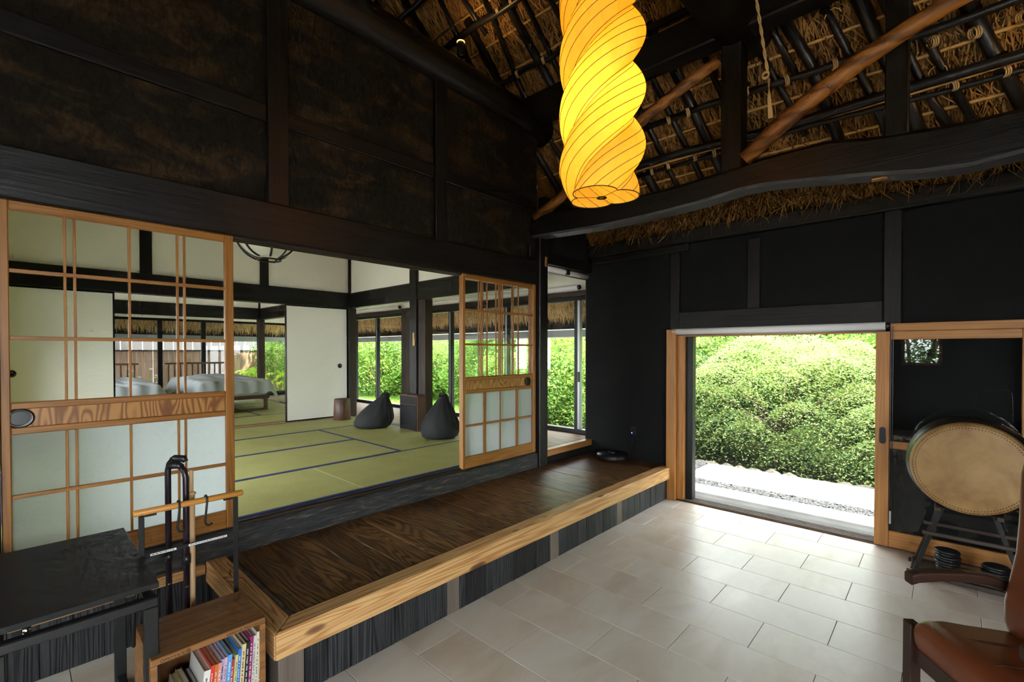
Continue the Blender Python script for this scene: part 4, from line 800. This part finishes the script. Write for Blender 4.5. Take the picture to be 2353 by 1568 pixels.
# ------------------------------------------------------------------ stand with canes
rk = thing('cane_stand', 'black steel stand with a wooden handle bar holding canes behind the crate', 'stand', (.54, 2.42, 0))
for x in (.355, .703): box('leg', x, x + .019, 2.414, 2.426, 0, .868, 'blackmetal', rk, .002); box('foot', x, x + .019, 2.38, 2.56, 0, .012, 'blackmetal', rk, .002); box('handle_bracket', x - .01 + (.03 if x < .5 else -.03), x + .03 + (.03 if x < .5 else -.03), 2.414, 2.426, .862, .87, 'blackmetal', rk, .001)
tube('handle_bar', [(.338, 2.42, .883), (.342, 2.42, .883), (.738, 2.42, .883), (.742, 2.42, .883)], [.011, .0135, .0135, .011], 'handle', rk, 14)
rl = box('cross_bar', .374, .703, 2.416, 2.424, .692, .706, 'blackmetal', rk, .001); MAT['label'] = M('white_label', (.7, .69, .66), .6)
for a, b in ((.392, .482), (.527, .675)):
    lb = box('label_strip', a, b, 2.4145, 2.416, .6945, .7035, 'label', rl, 0); bm = bmesh.new(); x = a + .006
    while x < b - .006:
        s = random.uniform(.003, .010); addbox(bm, x, x + s, 2.4138, 2.4145, .698, .7005); x += s + .003
    finish('label_print', bm, 'ink', rl)
def hook(x, label):
    bm = bmesh.new(); pts = [(x, 2.42 + .016 * math.cos(a), .886 + .016 * math.sin(a)) for a in np.linspace(-.3, math.pi, 8)] + [(x, 2.404, .87), (x - .004, 2.404, .83), (x - .008, 2.404, .79)] + [(x - .006 + .014 * (1 - math.cos(a)) , 2.404, .785 - .014 * math.sin(a)) for a in np.linspace(0, 2.6, 7)]
    addtube(bm, pts, .0045, 6); tag(finish('hook', bm, 'blackmetal', None, True), label, 'hook')
hook(.492, 'black S-hook on the wooden handle bar in front of the plum cane'); hook(.594, 'empty black S-hook on the bare part of the wooden handle bar')
def cane(x, y, zt, zb, dx, dy, label):
    c = thing('walking_cane', label, 'cane', (x, y, zb)); r_ = .0125
    tube('shaft', [(x, y, zb), (x, y, zt - .05), (x + dx * .1, y + dy * .1, zt - .02), (x + dx * .35, y + dy * .35, zt)], r_, 'canepurple', c, 10)
    tube('grip', [(x + dx * .25, y + dy * .25, zt - .003), (x + dx * .45, y + dy * .45, zt + .004), (x + dx, y + dy, zt + .002), (x + dx * 1.1, y + dy * 1.1, zt - .012)], [.013, .016, .016, .011], 'blackplastic', c, 10)
    tube('rubber_tip', [(x, y, zb - .0), (x, y, zb + .04)], .013, 'blackplastic', c, 10); tube('height_pin', [(x, y - .012, .5), (x, y - .005, .5)], .006, 'chrome', c, 8); tube('clip', [(x, y, .60), (x, y, .64)], .0165, 'blackplastic', c, 10)
cane(.482, 2.56, 1.062, .001, .05, -.05, 'plum metal walking cane with black grip, further from the crate'); cane(.531, 2.475, 1.035, .001, -.045, .06, 'plum metal walking cane with black grip, nearer the crate')
ck = thing('wooden_stick', 'plain pale wooden stick with a collar beside the plum canes', 'stick', (.557, 2.5, 0)); tube('shaft', [(.557, 2.5, 0), (.557, 2.5, .90)], .0135, 'stick', ck, 12); tube('upper_shaft', [(.557, 2.5, .90), (.557, 2.5, 1.005), (.557, 2.5, 1.01)], [.0085, .0085, .006], 'stick', ck, 10); lathe('collar', [(.0135, 0), (.019, .006), (.017, .012), (.009, .016)], 'stick', ck, 14, (.557, 2.5, .895))
# ------------------------------------------------------------------ robot vacuum and outlet
rv = thing('robot_vacuum', 'round black robot vacuum parked on the wooden step against the dark wall', 'vacuum', (4.59, 2.72, .328)); lathe('body', [(.15, .012), (.168, .016), (.172, .03), (.172, .062), (.165, .074), (.001, .076)], 'blackplastic', rv, 40, world=False); lathe('sensor_turret', [(.04, .076), (.04, .09), (.036, .094), (.001, .094)], 'blackplastic', rv, 24, world=False); lathe('bumper', [(.173, .024), (.176, .03), (.176, .056), (.173, .06)], 'blackmetal', rv, 40, world=False, cap=False)
for s in (-1, 1): tube('wheel', [(-.01, .1 * s, .02), (.01, .1 * s, .02)], .02, 'blackplastic', rv, 10, False)
ot = thing('wall_outlet', 'black wall outlet with a plugged adapter and blue light above the robot vacuum', 'outlet', (4.785, 2.565, .60)); box('plate', 4.778, 4.786, 2.53, 2.6, .6, .70, 'blackplastic', ot); box('adapter', 4.745, 4.778, 2.55, 2.575, .62, .68, 'blackplastic', ot); ml = M('blue_led', (.05, .1, .8)); bsdf(ml).inputs['Emission Color'].default_value = (.05, .15, 1, 1); bsdf(ml).inputs['Emission Strength'].default_value = 4.; box('indicator', 4.743, 4.746, 2.558, 2.566, .625, .633, ml, ot, 0); box('socket_face', 4.776, 4.779, 2.553, 2.573, .655, .665, 'label', ot, 0)
tube('power_cord', [(4.76, 2.56, .62), (4.77, 2.57, .5), (4.77, 2.6, .4), (4.74, 2.66, .34)], .003, 'blackplastic', ot, 5)
# ------------------------------------------------------------------ drum on a wooden stand
dr = thing('taiko_drum', 'large barrel drum with a pale stitched hide head on a wooden stand', 'drum', (4.4, -.13, .49)); DC = (0, -.13, .785)
lathe('barrel', [(.285, 4.212), (.31, 4.26), (.325, 4.34), (.325, 4.42), (.31, 4.5), (.285, 4.55)], 'beamX', dr, 48, DC, 'X')
lathe('front_head', [(.0005, 4.196), (.15, 4.197), (.27, 4.199), (.288, 4.204), (.292, 4.212), (.298, 4.228), (.300, 4.246)], 'hide', dr, 64, DC, 'X', cap=False); lathe('rear_head', [(.292, 4.535), (.288, 4.556), (.27, 4.56), (.0005, 4.562)], 'hide', dr, 48, DC, 'X', cap=False)
MAT['stitch'] = M('dark_stitch', (.03, .016, .008), .8); bm = bmesh.new()
for k in range(110):
    a = 2 * math.pi * k / 110; c = Vector((4.1975, DC[1] + .266 * math.cos(a), DC[2] + .266 * math.sin(a))); addtube(bm, [c, c + Vector((-.0025, 0, 0))], .0032, 5)
for k in range(90):
    a = 2 * math.pi * k / 90; a2 = a + .045; addtube(bm, [(4.2005, DC[1] + .281 * math.cos(t), DC[2] + .281 * math.sin(t)) for t in (a, (a + a2) / 2, a2)], .0017, 4)
finish('stitching', bm, 'stitch', dr)
ds = thing('drum_stand', 'crossed wooden trestle stand under the barrel drum', 'stand', (4.4, -.13, 0))
for x in (4.25, 4.5):
    for s, y0, y1 in ((1, .145, -.0), (-1, -.40, -.245)): 
        bm = bmesh.new(); addtube(bm, [(x, y0, .0), (x, y1, .5)], .016, 4); finish('leg', bm, 'darkpostZ', ds)
    box('cross_rail', x - .022, x - .004, -.43, .1, .3, .326, 'oldbrownY', ds); box('foot_rail', x - .012, x + .012, -.46, .18, 0, .03, 'oldbrownY', ds)
for y in (.02, -.27): box('cradle_bar', 4.2, 4.56, y - .018, y + .018, .478, .508, 'oldbrownX', ds); 
box('shelf_board', 4.26, 4.49, -.43, .16, .03, .045, 'oldbrownY', ds)
def trays(y, n, label):
    for k in range(n):
        t = thing('slipper', label, 'slipper', (4.37, y, .045 + k * .037), R(8 * (-1) ** k), 'stacked black slippers'); a = lathe('sole', [(.06, 0), (.066, .006), (.066, .014), (.06, .018)], 'blackplastic', t, 20, world=False); b = lathe('upper', [(.067, .018), (.07, .026), (.06, .034), (.045, .036)], 'blackmetal', t, 20, world=False)
        a.scale = (1.3, 1.0, 1); b.scale = (.9, 1, 1); b.location = (-.02, 0, 0)
trays(-.03, 4, 'black slipper in the taller stack under the drum'); trays(-.26, 3, 'black slipper in the lower stack under the drum')
# ------------------------------------------------------------------ leather armchair
ch = thing('armchair', 'brown leather armchair with curved dark wooden arms', 'armchair', (2.505, -.218, 0), R(36)); ch.scale = (.84, .82, 1)
def loft(name, secs, mat, parent, smooth=True):
    bm = bmesh.new(); rings = [[bm.verts.new(p) for p in s] for s in secs]; n = len(rings[0])
    for a, b in zip(rings, rings[1:]):
        for k in range(n): bm.faces.new((a[k], a[(k + 1) % n], b[(k + 1) % n], b[k]))
    bm.faces.new(rings[0][::-1]); bm.faces.new(rings[-1]); bmesh.ops.recalc_face_normals(bm, faces=bm.faces[:]); return finish(name, bm, mat, parent, smooth, False)
def rrect(w, h, r_, n=5):
    out = []
    for cx, cz, a0 in ((w / 2 - r_, h / 2 - r_, 0), (-w / 2 + r_, h / 2 - r_, 90), (-w / 2 + r_, -h / 2 + r_, 180), (w / 2 - r_, -h / 2 + r_, 270)):
        for k in range(n): a = R(a0 + 90 * k / (n - 1)); out.append((cx + r_ * math.cos(a), cz + r_ * math.sin(a)))
    return out
# seat cushion: sections from front to back
secs = []
for y, zc, w, h, r_ in ((.275, .375, .46, .05, .02), (.268, .375, .50, .10, .045), (.24, .378, .52, .125, .055), (.15, .376, .53, .13, .05), (.05, .368, .53, .125, .05), (-.08, .358, .53, .125, .05), (-.2, .348, .53, .125, .05), (-.3, .342, .52, .11, .045)):
    secs.append([(x, y, zc + z + .006 * math.sin(11 * x) * (1 if z > 0 else 0)) for x, z in rrect(w, h, r_, 6)])
loft('seat_cushion', secs, 'leather', ch)
for x in (-.09, .09): tube('seat_seam', [(x, .25, .432), (x, .15, .4405), (x, 0, .431), (x, -.2, .413)], .0025, 'chairwood', ch, 5, False)
# backrest with lumbar bulge: sections from bottom to top
secs = []
for z, yf, th, w in ((.36, -.19, .10, .46), (.40, -.145, .14, .50), (.46, -.125, .15, .52), (.54, -.13, .14, .53), (.64, -.155, .12, .53), (.74, -.175, .105, .52), (.86, -.185, .10, .52), (.98, -.185, .10, .51), (1.06, -.185, .10, .50), (1.12, -.195, .085, .48), (1.15, -.21, .05, .42)):
    secs.append([(x, yf - th / 2 + y, z) for x, y in rrect(w, th, min(.045, th * .45), 6)])
loft('backrest', secs, 'leather', ch)
for z, y in ((.74, -.1735), (.90, -.184)): tube('back_seam', [(-.25, y - .01, z), (-.15, y, z), (.15, y, z), (.25, y - .01, z)], .0025, 'chairwood', ch, 5, False)
for s in (-1, 1):
    x = .305 * s
    prof = [(.255, .585, .022), (.22, .596, .022), (.12, .604, .02), (.0, .607, .02), (-.1, .600, .021), (-.18, .578, .022), (-.25, .54, .024), (-.30, .49, .025), (-.34, .42, .026)]
    secs = [[(x + a, y, z + b) for a, b in rrect(.058 - .02 * (i > 5), 2 * h, .009, 4)] for i, (y, z, h) in enumerate(prof)]
    loft('armrest', secs, 'chairwood', ch, False)
    box('front_leg', x * .93 - .026, x * .93 + .03, .225, .275, 0, .408, 'chairwood', ch, .003, False); box('rear_leg', x - .024, x + .024, -.38, -.33, 0, .44, 'chairwood', ch, .003, False); box('side_rail', x - .015, x + .015, -.34, .25, .24, .30, 'chairwood', ch, .003, False)
    box('arm_support', x - .016, x + .016, .08, .12, .3, .59, 'chairwood', ch, .003, False) if s < 0 else None
box('front_rail', -.29, .29, .225, .255, .245, .315, 'chairwood', ch, .003, False); box('rear_rail', -.29, .29, -.375, -.35, .25, .31, 'chairwood', ch, .003, False)

# ------------------------------------------------------------------ outside
gr = box('ground', -30, 34, -20, 34, -1.2, -.45, 'soil', bev=0); gr['kind'] = 'structure'
tr_ = box('floor_terrace', 4.86, 5.34, -4, 2.9, -.4, -.055, 'step_concrete', bev=.004); tr_['kind'] = 'structure'; tag(tr_, 'pale concrete doorstep slab outside the garden doorway')
box('slab_joint', 5.34, 5.36, -4, 2.9, -.4, -.075, 'concrete', tr_, 0); box('slab', 5.36, 5.83, -4, 4, -.4, -.1, 'step_concrete', tr_, .004); box('slab', 6.06, 7.0, -6, 2.52, -.4, -.1, 'concrete', tr_, .004)
gb = box('gravel_bed', 5.0, 7.0, -6, 14, -.42, -.118, 'gravel', bev=0); gb['kind'] = 'structure'
def pebbles(name, n, xr, yr, z, s):
    P = np.stack([RNG.uniform(*xr, n), RNG.uniform(*yr, n), z + RNG.uniform(-.008, .008, n)], -1); octv = np.array([(1, 0, 0), (0, 1, 0), (-1, 0, 0), (0, -1, 0), (0, 0, .7), (0, 0, -.7)]); F = [(0, 1, 4), (1, 2, 4), (2, 3, 4), (3, 0, 4)]
    sc = RNG.uniform(.5, 1.2, (n, 1, 3)) * s; a = RNG.uniform(0, 6.28, n); ca, sa = np.cos(a)[:, None], np.sin(a)[:, None]; v = octv[None] * sc; v = np.stack([v[..., 0] * ca - v[..., 1] * sa, v[..., 0] * sa + v[..., 1] * ca, v[..., 2]], -1) + P[:, None]
    me = bpy.data.meshes.new(name); V = v.reshape(-1, 3); idx = (np.array(F)[None] + (np.arange(n) * 6)[:, None, None]).reshape(-1)
    me.vertices.add(len(V)); me.vertices.foreach_set('co', V.reshape(-1).astype(np.float32)); me.loops.add(len(idx)); me.loops.foreach_set('vertex_index', idx.astype(np.int32)); me.polygons.add(len(idx) // 3); me.polygons.foreach_set('loop_start', np.arange(0, len(idx), 3, dtype=np.int32)); me.polygons.foreach_set('loop_total', np.full(len(idx) // 3, 3, dtype=np.int32)); me.update(); me.validate(); me.materials.append(MAT['gravel'])
    return tag(link(bpy.data.objects.new(name, me)), 'blue-grey gravel in the strip across the terrace' if name == 'gravel' else 'blue-grey gravel at the end of the terrace slab', 'gravel', kind='stuff')
pebbles('gravel', 3400, (5.835, 6.055), (-1, 3.2), -.104, .017); pebbles('gravel_patch', 3600, (6.06, 6.98), (2.54, 3.9), -.11, .02)
for k in range(20):
    y = -.5 + k * .2 + random.uniform(-.03, .03); a = thing('edging_stone', 'low pale rounded stone in the row edging the terrace', 'stone', (7.05 + random.uniform(-.05, .05), y, -.175), random.uniform(0, 3), 'edging stones of the terrace'); rr = random.Random(k); sx, sy, sz = rr.uniform(.1, .17), rr.uniform(.09, .13), rr.uniform(.05, .11); p1, p2 = rr.uniform(0, 6), rr.uniform(0, 6)
    mesh_sphere('stone_body', lambda u, v: (sx * math.sin(v) * math.cos(u) * (1 + .12 * math.sin(3 * u + p1)), sy * math.sin(v) * math.sin(u) * (1 + .1 * math.sin(2 * u + p2)), sz * math.cos(v) * (1 + .1 * math.sin(2 * u))), 'stone', a, 12, 8)
hl = prism('hillside', [(14.5, -.5), (17, 2.2), (21, 6.5), (26, 9), (26, -.5)], -20, 34, 'Y', 'grass', None, 0); tag(hl, 'wooded green hillside rising behind the garden', kind='structure')
v2 = box('side_yard', -9, -.3, 3.4, 14, -.42, -.12, 'palegravel', bev=0); v2['kind'] = 'structure'; v3 = box('front_yard', -12, -2.8, -9, 3.4, -.42, -.12, 'palegravel', bev=0); v3['kind'] = 'structure'; v4 = box('approach', -2.8, 4.8, -12, -3.2, -.42, -.12, 'palegravel', bev=0); v4['kind'] = 'structure'
vs = box('veranda_strip', 5.08, 7.0, 3.95, 14, -.42, -.10, 'palegravel', bev=0); vs['kind'] = 'structure'
lw = box('lawn', 7.0, 16, 7.6, 22, -.44, -.12, 'grass', bev=0); lw['kind'] = 'structure'
n = 9000; P = np.stack([RNG.uniform(7.1, 13, n), RNG.uniform(7.7, 15, n), np.full(n, -.12)], -1); a = RNG.uniform(0, 6.28, n); h = RNG.uniform(.04, .11, n); dx = np.stack([np.cos(a), np.sin(a), np.zeros(n)], -1) * .008; tp = P + np.stack([RNG.normal(0, .03, n), RNG.normal(0, .03, n), h], -1)
o = quads('grass_blades', np.stack([P - dx, P + dx, tp + dx * .2, tp - dx * .2], 1), 'shrub'); tag(o, 'short bright lawn grass beyond the veranda windows', 'grass', kind='stuff')

def leaf_quads(P, size, tilt, rng):
    n = len(P); nrm = np.stack([rng.normal(0, tilt, n), rng.normal(0, tilt, n), np.ones(n)], -1); nrm /= np.linalg.norm(nrm, axis=1)[:, None]
    a = rng.normal(size=(n, 3)); t = np.cross(nrm, a); t /= np.linalg.norm(t, axis=1)[:, None]; b = np.cross(nrm, t); s = (size * rng.uniform(.6, 1.25, n))[:, None]
    return np.stack([P - t * s, P - b * s * .42 + t * s * .1, P + t * s, P + b * s * .42 + t * s * .1], 1)
def pads(c, rad, k, per, sx, sz, rng, low=-1.):
    d = rng.normal(size=(k, 3)); d /= np.linalg.norm(d, axis=1)[:, None]; d[:, 2] = np.maximum(d[:, 2], low); r_ = rng.uniform(.35, 1, k) ** .5
    cen = np.array(c) + d * r_[:, None] * np.array(rad); s = rng.uniform(.6, 1.3, k)
    off = rng.normal(size=(k, per, 3)) * np.array([sx, sx, sz]); off[..., 2] -= .35 * (off[..., 0] ** 2 + off[..., 1] ** 2) / sx
    return (cen[:, None] + off * s[:, None, None]).reshape(-1, 3), cen
def tree(name, label, cat, base, c, rad, k, per, sx, sz, size, tilt, mat, seed, group=None, trunk=.06, low=-.7):
    t = thing(name, label, cat, base, 0, group); rng = np.random.default_rng(seed); P, cen = pads(c, rad, k, per, sx, sz, rng, low)
    f = quads('foliage', leaf_quads(P, size, tilt, rng), mat, t); f['kind'] = 'stuff'
    bz = Vector(base); mid = bz.lerp(Vector(c), .45) + Vector((.08, -.06, 0)); tube('trunk', [bz, bz.lerp(mid, .5) + Vector((.03, .04, 0)), mid], [trunk, trunk * .85, trunk * .6], 'bark', t, 9)
    for j in range(min(22, k)):
        e = Vector(cen[j]); q = mid.lerp(e, .5) + Vector((0, 0, .08 * rng.normal())); tube('branch', [mid.lerp(bz, .2 * (j % 3)), q, e], [trunk * .42, trunk * .25, trunk * .08], 'bark', t, 6)
    return t
tree('maple_tree', 'feathery green maple with layered branches just beyond the terrace', 'tree', (8.7, 2.0, -.45), (8.65, 2.05, 1.0), (1.2, 1.75, 1.25), 86, 1150, .36, .032, .021, .55, 'maple', 11, trunk=.085)
tree('maple_tree', 'lower spreading maple at the open end of the terrace', 'tree', (8.6, .3, -.45), (8.5, .2, .5), (1.1, 1.3, .85), 50, 950, .34, .034, .021, .55, 'maple', 12, trunk=.07)
tree('maple_tree', 'drooping maple near the gravel end of the terrace', 'tree', (8.6, 4.0, -.45), (8.4, 3.9, .75), (1.0, 1.0, 1.0), 42, 950, .34, .034, .021, .55, 'maple', 13, trunk=.06)
k0 = tree('garden_tree', 'tall leafy evergreen behind the maples', 'tree', (11.8, 2.0, -.45), (11.8, 2.0, 2.0), (1.6, 2.2, 2.4), 170, 150, .3, .16, .06, .9, 'darkshrub', 21, 'background evergreens', .12, -.9)
for x, y in ((11.8, -1.8), (12.2, 5.6), (11.0, 9.6), (13.5, 13.0), (12.8, 17.5), (9.0, 20.5), (12.6, -5.5), (16.5, 9.0)):
    o = copy_tree(k0); o.location = (x, y, -.45); o.rotation_euler = (0, 0, random.uniform(0, 6)); s = random.uniform(.9, 1.15); o.scale = (s, s, s)
o = copy_tree(k0); o.location = (-5.8, .6, -.45); o['label'] = 'leafy evergreen outside the small rear window'; o['group'] = 'trees of the front yard'
k1 = tree('garden_shrub', 'bright green rounded shrub outside the veranda windows', 'shrub', (8.6, 5.4, -.45), (8.6, 5.4, .8), (1.0, 1.1, 1.1), 110, 150, .18, .1, .045, .8, 'shrub', 31, 'shrubs outside the veranda', .05, -.9)
for x, y, s in ((8.8, 6.8, 1.1), (9.4, 8.6, 1.0), (10.2, 10.8, 1.1), (9.6, 3.2, 1.2), (9.9, .6, 1.2), (9.6, -1.4, 1.1), (10.2, 5.0, 1.3), (8.3, -1.6, .9), (10.4, 13.2, 1.2), (7.9, 4.6, .7), (9.6, 15.6, 1.4), (11.4, 16.0, 1.3), (8.2, 17.5, 1.4), (12.6, 10.6, 1.3)):
    o = copy_tree(k1); o.location = (x, y, -.45); o.rotation_euler = (0, 0, random.uniform(0, 6)); o.scale = (s, s, s)
# garden behind the bedroom: fence, pale wall, fatsia
fn = thing('board_fence', 'weathered brown vertical-board fence behind the bedroom windows', 'fence', (1.0, 14.2, -.45)); bw = .16
for k in range(66): box('fence_board', -4 + k * bw, -4 + k * bw + bw - .006, 14.2, 14.22 + .004 * (k % 2), -.45, 1.54, 'fence', fn, .002)
box('cap_rail', -4, 6.56, 14.18, 14.25, 1.54, 1.575, 'oldbrownX', fn)
wh = thing('metal_wall', 'white ribbed metal wall rising above the board fence', 'wall', (1, 15.2, -.45)); MAT['whitemetal'] = M('white_metal_sheet', (.115, .117, .125), .5)
for k in range(60): box('metal_panel', -6 + k * .22, -6 + k * .22 + .205, 15.2, 15.22, -.45, 2.6, 'whitemetal', wh, .004)
def fatsia(base, n, seed, label):
    t = thing('fatsia', label, 'plant', base); rr = random.Random(seed); bm = bmesh.new(); c = bm.verts.new((0, 0, 0)); ring = []
    for k in range(16):
        a = R(-150 + 300 * k / 15); r_ = .17 if k % 2 else .07; ring.append(bm.verts.new((r_ * math.cos(a), r_ * math.sin(a), -.03 * (r_ / .17) ** 2)))
    for a, b in zip(ring, ring[1:]): bm.faces.new((c, a, b))
    me = bpy.data.meshes.new('leaf'); bm.to_mesh(me); bm.free(); me.materials.append(MAT['fatsia'])
    for k in range(n):
        a = rr.uniform(0, 6.28); h = rr.uniform(.35, 1.3); r_ = rr.uniform(.1, .5) * (1.2 - .4 * h); p = Vector((r_ * math.cos(a), r_ * math.sin(a), h)); o = bpy.data.objects.new('leaf', me); link(o, t); o.location = p; o.rotation_euler = (rr.uniform(-.5, .5), rr.uniform(.1, .7), a); s = rr.uniform(.7, 1.3); o.scale = (s, s, s)
        tube('stem', [(0, 0, 0), (p.x * .3, p.y * .3, p.z * .6), tuple(p)], .008, 'bark', t, 5, False)
fatsia((4.3, 13.4, -.2), 46, 3, 'broad-leaved fatsia bush by the fence, left of the leafy tree'); fatsia((5.0, 13.2, -.3), 30, 4, 'broad-leaved fatsia bush under the leafy tree')
k2 = copy_tree(k1); k2.location = (5.6, 13.9, .25); k2.scale = (.8, .7, 1.0); k2['label'] = 'leafy garden tree beside the board fence'; k2['category'] = 'tree'; k2.name = 'garden_tree'
fl = thing('flowering_plant', 'white-flowered plant outside the bedroom between the beds', 'plant', (2.0, 12.9, -.2)); rr = random.Random(9); MAT['petal'] = M('white_petal', (.85, .83, .78), .6)
for k in range(12):
    a, h = rr.uniform(0, 6.28), rr.uniform(1.0, 1.4); p = (.25 * math.cos(a), .15 * math.sin(a), h); tube('stem', [(0, 0, 0), (p[0] * .4, p[1] * .4, h * .6), p], .006, 'fatsia', fl, 5, False); lathe('flower', [(.002, -.03), (.02, -.01), (.045, .012)], 'petal', fl, 8, p, world=False, cap=False)
# thatched eaves outside the windows, with gutter
ev = prism('eave_thatch', [(5.02, 2.9), (5.3, 2.5), (5.78, 2.08), (6.12, 2.28), (4.92, 3.9)], -3.2, 12.9, 'Y', 'thatchbase', None, 0); tag(ev, 'thick thatched eaves overhanging the veranda', kind='structure')
n = 24000; Y = RNG.uniform(2.6, 12.9, n); s = RNG.uniform(0, 1, n); bx_, bz_ = 5.28 + .5 * s, 2.53 - .43 * s; ln = RNG.uniform(.05, .19, n); w = RNG.uniform(.002, .005, n)
B = np.stack([bx_, Y, bz_ + .02], -1); E_ = B + np.stack([RNG.uniform(.0, .05, n), RNG.normal(0, .02, n), -ln], -1); sd = np.stack([np.zeros(n), w, np.zeros(n)], -1)
o = quads('straw_ends', np.stack([B - sd, B + sd, E_ + sd * .5, E_ - sd * .5], 1), 'eavestraw', ev); o['kind'] = 'stuff'
MAT['gutter'] = M('grey_gutter', (.38, .4, .4), .5); box('gutter', 5.98, 6.06, -3.2, 12.9, 1.76, 1.89, 'gutter', ev, .01); box('eave_shade_board', 5.92, 5.97, -3.2, 12.9, 1.89, 2.12, 'darkpostY', ev, .004)  # dark board made taller to stand in for shadow under the thatch
for y in np.arange(-2.5, 13, .9): tube('eave_rafter', [(5.05, y, 2.62), (6.0, y, 1.97)], .03, 'oldbrownX', ev, 8)
ev2 = prism('rear_eave', [(12.4, 2.9), (12.7, 2.5), (13.1, 2.1), (13.4, 2.3), (12.3, 3.9)], -4, 5.9, 'X', 'thatchbase', None, 0); tag(ev2, 'thatched eaves over the rear garden side', kind='structure')
n = 9000; Xr = RNG.uniform(-1, 5.8, n); s = RNG.uniform(0, 1, n); B = np.stack([Xr, 12.68 + .42 * s, 2.53 - .43 * s], -1); E_ = B + np.stack([RNG.normal(0, .02, n), RNG.uniform(0, .05, n), -RNG.uniform(.05, .19, n)], -1); sd = np.stack([RNG.uniform(.003, .006, n), np.zeros(n), np.zeros(n)], -1)
o = quads('straw_ends', np.stack([B - sd, B + sd, E_ + sd * .5, E_ - sd * .5], 1), 'eavestraw', ev2); o['kind'] = 'stuff'; box('gutter', -4, 5.9, 13.3, 13.38, 1.79, 1.93, 'gutter', ev2, .01); box('eave_shade_board', -4, 5.9, 13.22, 13.27, 1.92, 2.16, 'darkpostX', ev2, .004)  # dark board put in as the shadow between rear thatch and gutter
# ------------------------------------------------------------------ light portals at the openings
def portal(loc, rot, sx, sy):
    l = bpy.data.lights.new('portal', 'AREA'); l.shape = 'RECTANGLE'; l.size = sx; l.size_y = sy; l.cycles.is_portal = True; o = bpy.data.objects.new('portal', l); COL.objects.link(o); o.location = loc; o.rotation_euler = rot
portal((4.9, 1.15, .85), (0, R(90), 0), 1.7, 1.5); portal((5.1, 6.2, 1.36), (0, R(90), 0), 1.8, 6.0); portal((2.35, 12.45, 1.36), (R(-90), 0, 0), 5.3, 1.8); 
for a, b, z0, z1 in HS: portal((-.35, (a + b) / 2, (z0 + z1) / 2), (0, R(-90), 0), z1 - z0, b - a)
for a, b, z0, z1 in HB: portal((BX - .12, (a + b) / 2, (z0 + z1) / 2), (0, R(-90), 0), z1 - z0, b - a)
for a, b, z0, z1 in HF: portal(((a + b) / 2, FY - .12, (z0 + z1) / 2), (R(90), 0, 0), b - a, z1 - z0)
